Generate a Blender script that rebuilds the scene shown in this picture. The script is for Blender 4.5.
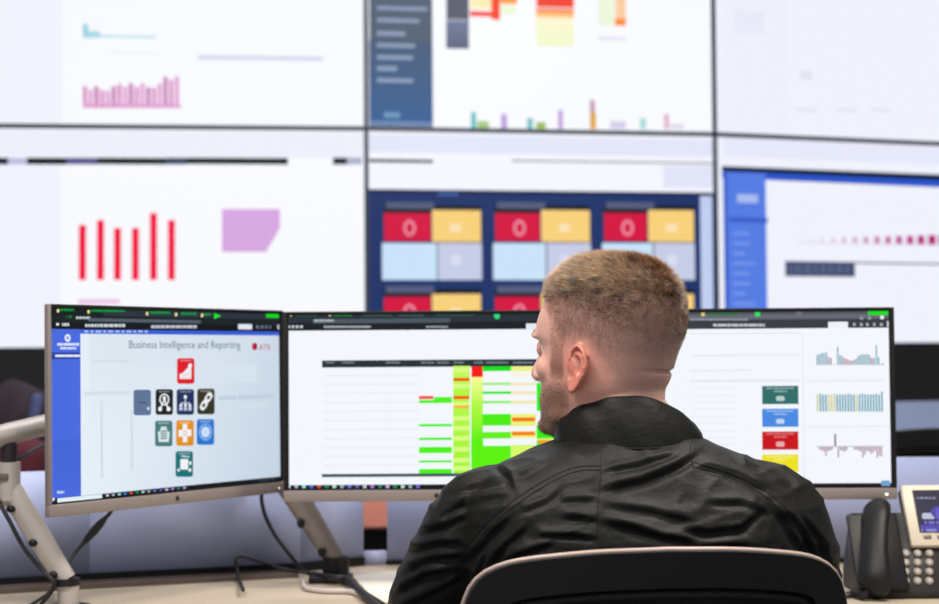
import bpy, bmesh, math, random
import numpy as np
from mathutils import Vector, Matrix, Quaternion, noise
from mathutils.bvhtree import BVHTree

random.seed(7); rng = np.random.default_rng(7)
sc = bpy.context.scene
for o in list(bpy.data.objects): bpy.data.objects.remove(o)
COL = sc.collection
PI = math.pi

# ------------------------------------------------------------ camera, world, lights
F = 1500.0; CAMZ = 1.14
PITCH = math.atan(54 / F); ROLL = math.radians(0.4)
fwd = Vector((0, math.cos(PITCH), math.sin(PITCH)))
up0 = Vector((0, -math.sin(PITCH), math.cos(PITCH)))
rt0 = Vector((1, 0, 0))
rt = (rt0 * math.cos(ROLL) - up0 * math.sin(ROLL)).normalized()
up = rt.cross(fwd).normalized()
CAM = Vector((0, 0, CAMZ))
cd = bpy.data.cameras.new('camera'); cam = bpy.data.objects.new('camera', cd); COL.objects.link(cam)
cam.matrix_world = Matrix(((rt.x, up.x, -fwd.x, CAM.x), (rt.y, up.y, -fwd.y, CAM.y), (rt.z, up.z, -fwd.z, CAM.z), (0, 0, 0, 1)))
cd.sensor_width = 36; cd.lens = F * 36 / 939; cd.clip_start = 0.05; cd.clip_end = 60
cd.dof.use_dof = True; cd.dof.focus_distance = 1.97
cd.dof.aperture_fstop = 4.1; cd.dof.aperture_blades = 9
sc.camera = cam

w = bpy.data.worlds.new('world'); sc.world = w; w.use_nodes = True
w.node_tree.nodes['Background'].inputs[0].default_value = (0.93, 0.96, 1.0, 1)
w.node_tree.nodes['Background'].inputs[1].default_value = 0.68
sc.view_settings.view_transform = 'Standard'; sc.view_settings.look = 'None'
sc.view_settings.exposure = 0.0; sc.view_settings.gamma = 1.0
sc.view_settings.use_curve_mapping = False

def area(name, loc, size, size_y, power, col, target=None):
    l = bpy.data.lights.new(name, 'AREA'); l.shape = 'RECTANGLE'; l.size = size; l.size_y = size_y
    l.energy = power; l.color = col
    o = bpy.data.objects.new(name, l); COL.objects.link(o); o.location = loc
    if target is not None:
        o.rotation_euler = (Vector(target) - Vector(loc)).to_track_quat('-Z', 'Y').to_euler()
    return o
area('ceiling_lamp', (-0.9, 1.15, 2.85), 0.9, 0.35, 44, (1.0, 0.93, 0.86))
area('ceiling_lamp', (0.95, 1.75, 2.85), 0.9, 0.35, 44, (1.0, 0.93, 0.84))
area('ceiling_lamp', (0.2, 3.4, 2.85), 1.6, 0.5, 30, (0.95, 0.96, 1.0))
area('ceiling_lamp', (0.1, 1.0, 2.85), 0.9, 0.35, 16, (1.0, 0.95, 0.88))

# ------------------------------------------------------------ basic helpers
def ray(px, py):
    return (fwd + rt * ((px - 469.5) / F) - up * ((py - 302) / F))
def at(px, py, d):
    r = ray(px, py); return CAM + r * (d / r.y)
def on_z(px, py, z):
    r = ray(px, py); return CAM + r * ((z - CAMZ) / r.z)

def lin(c):
    def f(v):
        v = v / 255.0
        return v / 12.92 if v <= 0.04045 else ((v + 0.055) / 1.055) ** 2.4
    return (f(c[0]), f(c[1]), f(c[2]))

def tag(o, label=None, cat=None, group=None, kind=None):
    if label: o['label'] = label
    if cat: o['category'] = cat
    if group: o['group'] = group
    if kind: o['kind'] = kind
    return o
def empty(name, loc=(0, 0, 0), label=None, cat=None, group=None):
    o = bpy.data.objects.new(name, None); COL.objects.link(o); o.location = loc; o.empty_display_size = 0.05
    return tag(o, label, cat, group)
def link_mesh(name, me, mat=None, parent=None, smooth=True, world=True):
    """world=True: vertices are in world space; shift them so the child sits under its parent"""
    o = bpy.data.objects.new(name, me); COL.objects.link(o)
    if mat is not None: me.materials.append(mat)
    if smooth is True: me.polygons.foreach_set('use_smooth', [True] * len(me.polygons))
    if parent is not None:
        o.parent = parent
        if world:
            bpy_wm = parent_world(parent)
            o.matrix_parent_inverse = bpy_wm.inverted()
    me.update()
    return o
def parent_world(o):
    m = Matrix.LocRotScale(o.location, o.rotation_euler, o.scale)
    if o.parent: m = parent_world(o.parent) @ o.matrix_parent_inverse @ m
    return m
def auto_smooth(o, ang=40):
    me = o.data
    bm = bmesh.new(); bm.from_mesh(me)
    for e in bm.edges:
        if len(e.link_faces) == 2 and e.calc_face_angle(0) > math.radians(ang): e.smooth = False
    bm.to_mesh(me); bm.free(); return o

class MB:
    """collects shapes in world space; build() links them as one mesh"""
    def __init__(s): s.bm = bmesh.new()
    def box(s, c, size, rot=None, bevel=0.0, seg=2):
        g = bmesh.ops.create_cube(s.bm, size=1.0); vs = g['verts']
        for v in vs: v.co = Vector((v.co.x * size[0], v.co.y * size[1], v.co.z * size[2]))
        if bevel > 0:
            es = list({e for v in vs for e in v.link_edges})
            r = bmesh.ops.bevel(s.bm, geom=es, offset=bevel, segments=seg, affect='EDGES', profile=0.5)
            vs = list({v for f in r['faces'] for v in f.verts} | {v for v in vs if v.is_valid})
        M = (rot.to_4x4() if rot is not None else Matrix.Identity(4)); M.translation = Vector(c)
        for v in vs: v.co = M @ v.co
        return s
    def tube(s, pts, r, n=12, caps=True, flat=1.0, upv=None):
        pts = [Vector(p) for p in pts]; m = len(pts)
        rr = r if hasattr(r, '__len__') else [r] * m
        rings = []; prev = None
        for i, p in enumerate(pts):
            t = (pts[min(i + 1, m - 1)] - pts[max(i - 1, 0)]).normalized()
            if prev is None:
                a = Vector(upv) if upv is not None else (Vector((0, 0, 1)) if abs(t.z) < 0.9 else Vector((1, 0, 0)))
                nrm = (a - t * a.dot(t)).normalized()
            else:
                nrm = (prev - t * prev.dot(t)).normalized()
            prev = nrm; b = t.cross(nrm)
            rad = rr[i]
            if not hasattr(rad, '__len__'): rad = (rad, rad * flat)
            rings.append([s.bm.verts.new(p + nrm * (math.cos(2 * PI * k / n) * rad[0]) + b * (math.sin(2 * PI * k / n) * rad[1])) for k in range(n)])
        for i in range(m - 1):
            for k in range(n):
                s.bm.faces.new((rings[i][k], rings[i][(k + 1) % n], rings[i + 1][(k + 1) % n], rings[i + 1][k]))
        if caps:
            s.bm.faces.new(rings[0][::-1]); s.bm.faces.new(rings[-1])
        return s
    def loft(s, rings, caps=True, closed=True):
        R = [[s.bm.verts.new(Vector(p)) for p in ring] for ring in rings]
        n = len(R[0])
        for i in range(len(R) - 1):
            for k in range(n if closed else n - 1):
                s.bm.faces.new((R[i][k], R[i][(k + 1) % n], R[i + 1][(k + 1) % n], R[i + 1][k]))
        if caps: s.bm.faces.new(R[0][::-1]); s.bm.faces.new(R[-1])
        return s
    def ell(s, c, r, rot=None, u=20, v=14):
        g = bmesh.ops.create_uvsphere(s.bm, u_segments=u, v_segments=v, radius=1.0)
        M = (rot.to_4x4() if rot is not None else Matrix.Identity(4)); M.translation = Vector(c)
        for x in g['verts']: x.co = M @ Vector((x.co.x * r[0], x.co.y * r[1], x.co.z * r[2]))
        return s
    def prism(s, pts, z0, z1):
        a = [s.bm.verts.new((p[0], p[1], z0)) for p in pts]; b = [s.bm.verts.new((p[0], p[1], z1)) for p in pts]
        n = len(pts); s.bm.faces.new(a[::-1]); s.bm.faces.new(b)
        for k in range(n): s.bm.faces.new((a[k], a[(k + 1) % n], b[(k + 1) % n], b[k]))
        return s
    def cyl(s, p0, p1, r, n=20, r1=None):
        return s.tube([p0, p1], [r, r if r1 is None else r1], n)
    def build(s, name, mat, parent=None, smooth=None, ang=40):
        bmesh.ops.recalc_face_normals(s.bm, faces=s.bm.faces)
        for e in s.bm.edges:
            if len(e.link_faces) == 2 and e.calc_face_angle(0) > math.radians(ang): e.smooth = False
        me = bpy.data.meshes.new(name); s.bm.to_mesh(me); s.bm.free()
        return link_mesh(name, me, mat, parent, smooth=(smooth is not False))

def catmull(pts, n=8):
    P = [Vector(p) for p in pts]; P = [P[0] * 2 - P[1]] + P + [P[-1] * 2 - P[-2]]; out = []
    for i in range(1, len(P) - 2):
        for k in range(n):
            t = k / n
            out.append(0.5 * ((2 * P[i]) + (P[i + 1] - P[i - 1]) * t + (2 * P[i - 1] - 5 * P[i] + 4 * P[i + 1] - P[i + 2]) * t * t + (3 * P[i] - P[i - 1] - 3 * P[i + 1] + P[i + 2]) * t ** 3))
    out.append(P[-2]); return out

def mat(name, col, rough=0.5, metal=0.0, var=0.08, scale=30.0, bump=0.0, bscale=200.0, emit=None, spec=0.5, coat=0.0, stretch=None):
    m = bpy.data.materials.new(name); m.use_nodes = True; nt = m.node_tree; N = nt.nodes; L = nt.links
    b = N['Principled BSDF']
    b.inputs['Roughness'].default_value = rough; b.inputs['Metallic'].default_value = metal
    b.inputs['Specular IOR Level'].default_value = spec; b.inputs['Coat Weight'].default_value = coat
    tc = N.new('ShaderNodeTexCoord')
    src = tc.outputs['Object']
    if stretch:
        mp = N.new('ShaderNodeMapping'); mp.inputs['Scale'].default_value = stretch; L.new(src, mp.inputs[0]); src = mp.outputs[0]
    no = N.new('ShaderNodeTexNoise'); no.inputs['Scale'].default_value = scale; no.inputs['Detail'].default_value = 4
    L.new(src, no.inputs['Vector'])
    mx = N.new('ShaderNodeMix'); mx.data_type = 'RGBA'
    mx.inputs[6].default_value = (*[max(0, c * (1 - var)) for c in col], 1); mx.inputs[7].default_value = (*[min(1, c * (1 + var)) for c in col], 1)
    L.new(no.outputs['Fac'], mx.inputs[0]); L.new(mx.outputs[2], b.inputs['Base Color'])
    if bump > 0:
        n2 = N.new('ShaderNodeTexNoise'); n2.inputs['Scale'].default_value = bscale; n2.inputs['Detail'].default_value = 3
        L.new(src, n2.inputs['Vector'])
        bp = N.new('ShaderNodeBump'); bp.inputs['Strength'].default_value = bump; bp.inputs['Distance'].default_value = 0.002
        L.new(n2.outputs['Fac'], bp.inputs['Height']); L.new(bp.outputs[0], b.inputs['Normal'])
    if emit:
        b.inputs['Emission Color'].default_value = (*emit[0], 1); b.inputs['Emission Strength'].default_value = emit[1]
    return m

M_silver = mat('silver_bezel_plastic', lin((142, 131, 127)), 0.38, 0.1, 0.05)
M_black = mat('black_plastic', (0.008, 0.008, 0.009), 0.45, bump=0.1, spec=.3)
M_dark = mat('dark_grey_plastic', (0.024, 0.023, 0.023), 0.5, bump=0.1, spec=.3)
M_wallbezel = mat('video_wall_bezel', (0.03, 0.05, 0.10), 0.4)
M_arm = mat('brushed_arm_aluminium', lin((188, 180, 174)), 0.42, 0.15, 0.06)
M_cable = mat('black_cable_rubber', (0.008, 0.008, 0.01), 0.55)
M_cablew = mat('white_cable_rubber', lin((190, 180, 175)), 0.55)
M_lilac = mat('lilac_screen_laminate', lin((178, 188, 228)), 0.4, 0, 0.03, 3.0)
M_desk = mat('beige_desk_laminate', lin((192, 177, 156)), 0.45, 0, 0.06, 6.0, bump=0.04)
M_tray = mat('taupe_metal_tray', lin((112, 100, 92)), 0.5, 0.3)
M_cream = mat('cream_phone_frame', lin((202, 190, 170)), 0.45)
M_paper = mat('white_paper', lin((236, 228, 212)), 0.8)

# ------------------------------------------------------------ emissive print on screens
def screen_material():
    m = bpy.data.materials.new('lit_screen_image'); m.use_nodes = True; N = m.node_tree.nodes; L = m.node_tree.links
    b = N['Principled BSDF']; b.inputs['Base Color'].default_value = (0.004, 0.004, 0.004, 1); b.inputs['Roughness'].default_value = 0.35
    b.inputs['Specular IOR Level'].default_value = 0.15
    a = N.new('ShaderNodeAttribute'); a.attribute_name = 'glow'
    L.new(a.outputs['Color'], b.inputs['Emission Color']); b.inputs['Emission Strength'].default_value = 1.0
    return m
M_screen = screen_material()

class Canvas:
    """flat picture on a rectangle O + u*U + v*V; shapes are given in picture pixels and laid on the rectangle's plane"""
    def __init__(s, O, U, V, gain=1.0):
        s.O, s.U, s.V = Vector(O), Vector(U), Vector(V); s.N = s.U.cross(s.V).normalized()
        if s.N.dot(CAM - s.O) < 0: s.N = -s.N
        s.v, s.f, s.c = [], [], []; s.layer = 0; s.gain = gain
    def uv(s, px, py):
        r = ray(px, py); t = (s.O - CAM).dot(s.N) / r.dot(s.N); p = CAM + r * t - s.O
        return (p.dot(s.U) / s.U.length_squared, p.dot(s.V) / s.V.length_squared)
    def poly_uv(s, pts, cols, tri=None):
        s.layer += 1
        if not hasattr(cols[0], '__len__'): cols = [cols] * len(pts)
        i0 = len(s.v); off = s.N * (0.000012 * s.layer)
        pts = [(min(max(a, 0), 1), min(max(b, 0), 1)) for a, b in pts]
        for (a, b), c in zip(pts, cols):
            s.v.append(s.O + s.U * a + s.V * b + off); s.c.append(tuple(x * s.gain for x in lin(c)))
        if tri is None: s.f.append(tuple(range(i0, i0 + len(pts))))
        else: s.f += [tuple(i0 + k for k in t) for t in tri]
    def poly(s, pts, col): s.poly_uv([s.uv(*p) for p in pts], col)
    def rect_uv(s, a0, b0, a1, b1, col, col2=None, vert=True):
        c = [col, col, col, col] if col2 is None else ([col, col, col2, col2] if vert else [col, col2, col2, col])
        s.poly_uv([(a0, b0), (a1, b0), (a1, b1), (a0, b1)], c)
    def rect(s, x0, y0, x1, y1, col, col2=None, vert=True):
        """col at top/left, col2 at bottom/right"""
        a0, b0 = s.uv(x0, y0); a1, b1 = s.uv(x1, y1); s.rect_uv(a0, b0, a1, b1, col, col2, vert)
    def disc(s, cx, cy, rx, ry, col, n=14):
        s.poly([(cx + rx * math.cos(2 * PI * k / n), cy + ry * math.sin(2 * PI * k / n)) for k in range(n)], col)
    def ring(s, cx, cy, rx, ry, wd, col, n=16, a0=0, a1=2 * PI):
        for k in range(n):
            t0 = a0 + (a1 - a0) * k / n; t1 = a0 + (a1 - a0) * (k + 1) / n
            s.layer -= 1 if k else 0
            s.poly([(cx + rx * math.cos(t0), cy + ry * math.sin(t0)), (cx + rx * math.cos(t1), cy + ry * math.sin(t1)),
                    (cx + (rx - wd) * math.cos(t1), cy + (ry - wd) * math.sin(t1)), (cx + (rx - wd) * math.cos(t0), cy + (ry - wd) * math.sin(t0))], col)
    def line(s, x0, y0, x1, y1, wd, col):
        dx, dy = x1 - x0, y1 - y0; L = math.hypot(dx, dy) or 1; nx, ny = -dy / L * wd / 2, dx / L * wd / 2
        s.poly([(x0 + nx, y0 + ny), (x1 + nx, y1 + ny), (x1 - nx, y1 - ny), (x0 - nx, y0 - ny)], col)
    def rrect(s, x0, y0, x1, y1, r, col):
        pts = []
        for cx, cy, a in ((x1 - r, y1 - r, 0), (x0 + r, y1 - r, 90), (x0 + r, y0 + r, 180), (x1 - r, y0 + r, 270)):
            for k in range(4):
                t = math.radians(a + 30 * k); pts.append((cx + r * math.cos(t), cy + r * math.sin(t)))
        s.poly(pts, col)
    def dashes(s, x0, y0, x1, y1, col, mean=3.0, gap=0.9, seed=1):
        rr = random.Random(seed); x = x0; first = True
        while x < x1:
            wv = mean * rr.uniform(0.5, 1.5); e = min(x + wv, x1); t = (x - x0) / max(1e-6, x1 - x0)
            if not first: s.layer -= 1
            s.rect(x, y0, e, y1, col); x = e + gap; first = False
    def text(s, body, x0, y0, x1, y1, col):
        cu = bpy.data.curves.new('t', 'FONT'); cu.body = body; cu.resolution_u = 2
        ob = bpy.data.objects.new('t', cu); COL.objects.link(ob)
        dg = bpy.context.evaluated_depsgraph_get(); me = bpy.data.meshes.new_from_object(ob.evaluated_get(dg))
        vs = [v.co.copy() for v in me.vertices]; fs = [tuple(p.vertices) for p in me.polygons]
        bpy.data.objects.remove(ob); bpy.data.meshes.remove(me)
        if not vs: return
        ax = min(v.x for v in vs); bx = max(v.x for v in vs); ay = min(v.y for v in vs); by = max(v.y for v in vs)
        a0, b0 = s.uv(x0, y1); a1, b1 = s.uv(x1, y0)
        s.poly_uv([(a0 + (v.x - ax) / (bx - ax) * (a1 - a0), b0 + (v.y - ay) / (by - ay) * (b1 - b0)) for v in vs], col, fs)
    def build(s, name, parent):
        me = bpy.data.meshes.new(name); me.from_pydata([tuple(v) for v in s.v], [], s.f)
        at_ = me.color_attributes.new('glow', 'FLOAT_COLOR', 'POINT')
        at_.data.foreach_set('color', np.array([(*c, 1) for c in s.c], dtype=np.float32).ravel())
        return link_mesh(name, me, M_screen, parent, smooth=False)

# ------------------------------------------------------------ room
def plank(name, c, size, m, kind='structure', rot=None):
    o = MB().box(c, size, rot).build(name, m, None, False); o['kind'] = kind; return o
M_floor = mat('grey_carpet', (0.05, 0.052, 0.06), 0.95, 0, 0.3, 60, bump=0.5, bscale=400)
M_wall = mat('dark_wall_paint', (0.014, 0.013, 0.015), 0.8, bump=0.05)
M_wall2 = mat('light_wall_paint', (0.55, 0.55, 0.56), 0.85, bump=0.05)
M_ceil = mat('ceiling_paint', (0.75, 0.75, 0.74), 0.9, bump=0.05)
M_band = mat('pale_blue_wall_panel', lin((190, 208, 252)), 0.5)
plank('floor', (0, 2.2, -0.05), (7.2, 7.4, 0.1), M_floor)
plank('ceiling', (0, 2.2, 3.05), (7.2, 7.4, 0.1), M_ceil)
plank('wall_back', (0, 5.85, 1.5), (7.2, 0.1, 3.0), M_wall)
plank('wall_left', (-3.55, 2.2, 1.5), (0.1, 7.4, 3.0), M_wall2)
plank('wall_right', (3.55, 2.2, 1.5), (0.1, 7.4, 3.0), M_wall2)

# ------------------------------------------------------------ video wall
V = [(-1.446, 4.527), (-0.317, 4.636), (0.794, 4.81), (1.876, 5.153)]
ZB, PH = 1.168, 0.68
panels = {}
panel_label = {
 (0, 0): 'video wall panel with six red bars and a pink block, lower left of the wall',
 (1, 0): 'video wall panel with navy background and red and yellow tiles, lower middle of the wall',
 (2, 0): 'video wall panel with blue side menu, lower right of the wall',
 (0, 1): 'video wall panel with small pink bar chart on white, upper left of the wall',
 (1, 1): 'video wall panel with slate side menu and red orange table, upper middle of the wall',
 (2, 1): 'nearly blank white video wall panel, upper right of the wall'}
for col in range(3):
    for row in range(2):
        a = Vector((*V[col], 0)); b = Vector((*V[col + 1], 0)); z0 = ZB + row * PH; z1 = z0 + PH
        d = (b - a).normalized(); n = Vector((d.y, -d.x, 0))
        root = empty('video_wall_panel', (*((a + b) / 2).xy, z0), panel_label[(col, row)], 'display', 'panels of the video wall')
        R = Matrix((d, -n, Vector((0, 0, 1)))).transposed()
        cen = (a + b) / 2; W = (b - a).length
        MB().box((cen.x - n.x * 0.045, cen.y - n.y * 0.045, (z0 + z1) / 2), (W - 0.004, 0.08, PH - 0.004), R, 0.003).build('housing', M_wallbezel, root)
        bz = 0.006
        for (cx, cz, sx, sz) in ((0, z0 + bz / 2 + .001, W - .002, bz), (0, z1 - bz / 2 - .001, W - .002, bz), (-W / 2 + bz / 2 + .001, (z0 + z1) / 2, bz, PH - .014), (W / 2 - bz / 2 - .001, (z0 + z1) / 2, bz, PH - .014)):
            p = cen + d * cx
            MB().box((p.x - n.x * 0.001, p.y - n.y * 0.001, cz), (sx, 0.008, sz), R).build('bezel', M_wallbezel, root, False)
        O = a + d * 0.007 + Vector((0, 0, z0 + 0.007)) + n * -0.004
        c = Canvas(O, d * (W - 0.014), Vector((0, 0, PH - 0.014)), 1.0); c.root = root
        panels[(col, row)] = c
# lower supports of the wall
for i in range(3):
    a = Vector((*V[i], 0)); b = Vector((*V[i + 1], 0)); d = (b - a).normalized(); n = Vector((d.y, -d.x, 0)); cen = (a + b) / 2
    R = Matrix((d, -n, Vector((0, 0, 1)))).transposed(); W = (b - a).length
    lab = ['left', 'middle', 'right'][i]
    pl = empty('wall_plinth', (cen.x, cen.y, 0), 'black fascia over a pale blue cabinet under the %s video wall panels' % lab, 'cabinet', 'plinths under the video wall')
    MB().box((cen.x - n.x * 0.05, cen.y - n.y * 0.05, 1.072), (W - 0.003, 0.1, 0.188), R).build('fascia', M_wall, pl, False)
    MB().box((cen.x - n.x * 0.05, cen.y - n.y * 0.05, 0.489), (W - 0.003, 0.1, 0.978), R).build('cabinet_front', M_band if i else M_wall, pl, False)

def bars(c, xs, tops, base, wd, col):
    for x, t in zip(xs, tops): c.rect(x, t, x + wd, base, col)
# upper left
c = panels[(0, 1)]; c.rect_uv(0, 0, 1, 1, (247, 249, 254)); c.rect(-8, -84, 62, 126, (240, 243, 252))
c.rect(83, 24, 88, 38, (150, 205, 222)); c.rect(88, 31, 100, 38, (170, 215, 230)); c.rect(83, 35, 156, 38, (175, 218, 232))
c.rect(198, 55, 323, 61, (216, 216, 236)); c.rect(110, 52, 160, 54, (236, 236, 246))
for k in range(17):
    x = 83 + k * 5.75; t = 86 - k * 0.35 + [0, 4, 1, 5, 6, 2, 0, 3][k % 8] - (4 if k > 13 else 0)
    c.rect(x, t, x + 3.9, 108, [(216, 130, 190), (222, 150, 205), (196, 100, 175)][k % 3])
c.rect(83, 104, 181, 108, (224, 150, 205))
# upper middle
c = panels[(1, 1)]; c.rect_uv(0, 0, 1, 1, (248, 250, 254)); c.rect(369, -84, 433, 127, (78, 92, 112)); c.rect(369, 40, 433, 127, (66, 88, 118), (52, 96, 150))
for k, y in enumerate((-60, -45, -30, -15, 6, 18, 31, 43, 55, 66, 78)):
    c.rect(377, y, 377 + [50, 42, 28, 36, 50, 42, 28, 38, 36, 20, 36][k], y + 5, (140, 158, 185))
c.rect(384, 112, 400, 118, (110, 150, 190)); c.rect(370, 121, 433, 125, (120, 145, 190))
c.rect(446, -40, 469, 20, (84, 88, 106)); c.rect(446, 20, 469, 49, (112, 122, 158), (90, 96, 120))
c.rect(470, -40, 497, 9, (252, 236, 180)); c.rect(470, 11, 498, 17, (245, 62, 30)); c.rect(491, -40, 500, 20, (244, 66, 34)); c.rect(500, -40, 517, 4, (252, 150, 60)); c.rect(500, 4, 516, 15, (238, 246, 218))
c.rect(536, -40, 574, 8, (240, 62, 40)); c.rect(536, 8, 574, 19, (246, 100, 40), (255, 226, 150)); c.rect(536, 19, 574, 47, (250, 246, 205), (240, 248, 205))
c.rect(598, -40, 615, 26, (236, 246, 218)); c.rect(615, -40, 626, 18, (250, 205, 165)); c.rect(615, 18, 626, 26, (250, 142, 48)); c.rect(576, -20, 626, -2, (150, 130, 150))
c.rect(598, 36, 626, 41, (232, 230, 246))
for x, t, cc, wd in ((471, 112, (90, 190, 195), 5), (477, 121, (170, 200, 130), 12), (501, 114, (190, 160, 222), 6), (527, 118, (120, 195, 200), 6), (536, 122, (160, 190, 90), 10), (558, 110, (196, 160, 222), 5), (590, 100, (190, 150, 175), 5), (590, 112, (225, 160, 40), 6), (610, 121, (215, 205, 235), 16), (640, 118, (170, 215, 215), 6), (664, 114, (225, 175, 205), 5), (670, 124, (225, 215, 235), 14)):
    c.rect(x, t, x + wd, 129, cc)
# upper right
c = panels[(2, 1)]; c.rect_uv(0, 0, 1, 1, (240, 242, 252)); c.rect(723, -90, 790, 139, (238, 240, 252)); c.rect(800, 70, 812, 80, (226, 228, 240)); c.rect(735, 10, 765, 34, (232, 234, 248))
for x in (795, 835, 870): c.rect(x, 108, x + 22, 112, (226, 228, 244))
# lower left
c = panels[(0, 0)]; c.rect_uv(0, 0, 1, 1, (248, 249, 254)); c.rect(-8, 130, 364, 158, (236, 238, 250)); c.rect(-8, 163, 60, 352, (240, 242, 252))
for x0, x1, cc in ((-8, 8, (20, 26, 50)), (8, 27, (190, 190, 225)), (27, 66, (14, 16, 38)), (66, 97, (90, 90, 140)), (97, 166, (14, 26, 40)), (166, 186, (50, 70, 100)), (186, 288, (10, 24, 34)), (333, 347, (30, 36, 50)), (347, 362, (170, 178, 200))):
    c.rect(x0, 157.6, x1, 164.6, cc)
for x, t in ((79, 225), (97, 220), (114, 228), (132, 228), (150, 213), (168, 220)): c.rect(x, t, x + 7, 280, (240, 0, 62))
c.poly([(222, 209), (280, 209), (280, 228), (266, 252), (222, 252)], (214, 166, 224))
c.rect(78, 299, 120, 304, (236, 200, 228))
# lower middle
c = panels[(1, 0)]; c.rect_uv(0, 0, 1, 1, (244, 246, 254)); c.rect(369, 134, 714, 157, (226, 230, 248)); c.rect(369, 159, 433, 163, (30, 42, 70)); c.rect(512, 160, 716, 164, (30, 44, 66)); c.rect(663, 165, 716, 188, (226, 228, 248))
c.rect(367, 189, 720, 352, (26, 48, 104)); c.rect(367, 189, 720, 196, (18, 32, 74)); c.rect(438, 192, 458, 196, (60, 90, 160)); c.rect(700, 196, 714, 352, (192, 206, 242))
for gi, gx in enumerate((384, 495, 604)):
    wR = (47, 45, 43)[gi]; wT = (97, 95, 90)[gi]
    for gy in (203, 287):
        c.rect(gx - 5, gy - 4, gx + wT + 4, gy + 80, (22, 50, 104)); c.rect(gx, gy + 2, gx + wT, gy + 11, (14, 18, 36)); c.rect(gx + 2, gy - 1, gx + 50, gy + 6, (84, 92, 124))
        c.rect(gx, gy + 10, gx + wR, gy + 38, (212, 8, 62)); c.rect(gx + wR + 1, gy + 7, gx + wT, gy + 39, (248, 208, 122))
        c.rect(gx - 2, gy + 40, gx + wR + 6, gy + 77, (200, 226, 248)); c.rect(gx + wR + 7, gy + 40, gx + wT + 1, gy + 77, (198, 204, 230))
        c.ring(gx + wR / 2 + 2, gy + 25, 6, 8, 2.4, (240, 150, 175)); c.rect(gx + wR + 19, gy + 21, gx + wR + 30, gy + 29, (250, 226, 180)); c.rect(gx + wR + 20, gy + 52, gx + wR + 30, gy + 62, (215, 220, 240))
# lower right
c = panels[(2, 0)]; c.rect_uv(0, 0, 1, 1, (240, 242, 252)); c.rect(723, 138, 1030, 168, (230, 233, 250), (230, 233, 250))
c.poly([(722, 166), (1030, 178), (1030, 184), (722, 171)], (16, 32, 60)); c.poly([(722, 171), (1030, 184), (1030, 191), (722, 178)], (40, 84, 200))
c.rect(723, 172, 768, 349, (84, 124, 226)); c.rect(723, 172, 729, 349, (52, 92, 196)); c.rect(737, 194, 758, 203, (170, 188, 242)); c.rect(729, 217, 768, 223, (58, 92, 204))
for y in range(232, 340, 10): c.rect(733, y, 733 + [18, 12, 22, 16][(y // 10) % 4], y + 3, (122, 152, 236))
for k in range(14):
    x = 800 + k * 11; s_ = 1.0 + k * 0.33; cc = tuple(int(a + (b - a) * k / 13) for a, b in zip((232, 226, 244), (176, 20, 110)))
    c.rect(x - s_ * .8, 240 - s_, x + s_ * .8, 240 + s_, cc)
c.rect(800, 243, 960, 245, (216, 200, 230))
c.rect(785, 261, 1030, 266, (50, 60, 90)); c.rect(785, 261, 855, 277, (62, 72, 106)); c.dashes(788, 264, 850, 274, (84, 96, 130), 6, 2)
for k, c in panels.items(): c.build('screen_image', c.root)

# ------------------------------------------------------------ desk monitors
def monitor(xl, yl_top, dl, xr, dr, ztop, h, label, lean=0.0):
    """plan ends from pixels and depths; front plane vertical; returns root, canvas"""
    A = at(xl, yl_top, dl); B = at(xr, yl_top, dr)
    a = Vector((A.x, A.y, 0)); b = Vector((B.x, B.y, 0)); d = (b - a).normalized(); n = Vector((d.y, -d.x, 0)); W = (b - a).length
    upd = Vector((0, 0, 1)) - n * lean; upd.normalize()
    R = Matrix((d, upd.cross(d), upd)).transposed(); nn = -(upd.cross(d))
    cen = (a + b) / 2; z0 = ztop - h
    root = empty('desktop_monitor', (cen.x, cen.y, z0), label, 'monitor', 'desktop monitors on the desk')
    base = Vector((cen.x, cen.y, z0))
    def P(x, y, z): return base + d * x + nn * y + upd * z      # y toward the viewer
    # housing: slab + tapered back
    MB().box(P(0, -0.003, h / 2), (W - .001, 0.006, h - .001), R, 0.0015).build('back_shell', M_silver if lean else M_dark, root)
    m = MB()
    m.box(P(0, -0.022, h * 0.52), (W * 0.6, 0.034, h * 0.62), R, 0.012)
    m.build('housing', M_dark, root)
    chin = 0.019; side = 0.006
    MB().box(P(0, 0.001, chin / 2), (W, 0.010, chin), R, 0.002).build('lower_bezel', M_silver, root)
    for sx in (-1, 1):
        MB().box(P(sx * (W / 2 - side / 2), 0.0005, (h + chin) / 2), (side, 0.009, h - chin), R, 0.0015).build('side_bezel', M_silver if (sx < 0 and lean == 0.01) else M_black, root)
    MB().box(P(0, 0.0005, h - 0.0025), (W - 2 * side, 0.009, 0.005), R, 0.001).build('top_bezel', M_black, root)
    MB().cyl(P(0, 0.0055, chin * 0.5), P(0, 0.0068, chin * 0.5), 0.004, 16).build('badge', M_dark, root)
    led = MB().cyl(P(W / 2 - 0.018, 0.0055, chin * 0.45), P(W / 2 - 0.018, 0.0072, chin * 0.45), 0.0022 if xl > 500 else 0.0009, 12).build('power_light', mat('white_led', (0.9, 0.9, 0.9), 0.4, emit=((1, 0.95, 0.9), 1.6)), root)
    MB().box(P(0, -0.05, h * 0.5), (0.11, 0.02, 0.11), R, 0.004).build('mount_plate', M_black, root)
    bb = 0.003
    O = P(-(W / 2 - side), 0.0012, chin)
    MB().box(P(0, 0.0006, (h + chin) / 2 - 0.002), (W - 2 * side, 0.0008, h - chin - 0.005), R).build('black_glass', M_black, root, False)
    cv = Canvas(O + d * bb + upd * bb, d * (W - 2 * side - 2 * bb), upd * (h - chin - 0.005 - 1.5 * bb)); cv.root = root; cv.P = P
    return root, cv
monL, cL = monitor(47.5, 304, 2.30, 283, 2.714, 1.2245, 0.327, 'angled left monitor with blue side menu and coloured icon tiles', lean=0.01)
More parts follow.
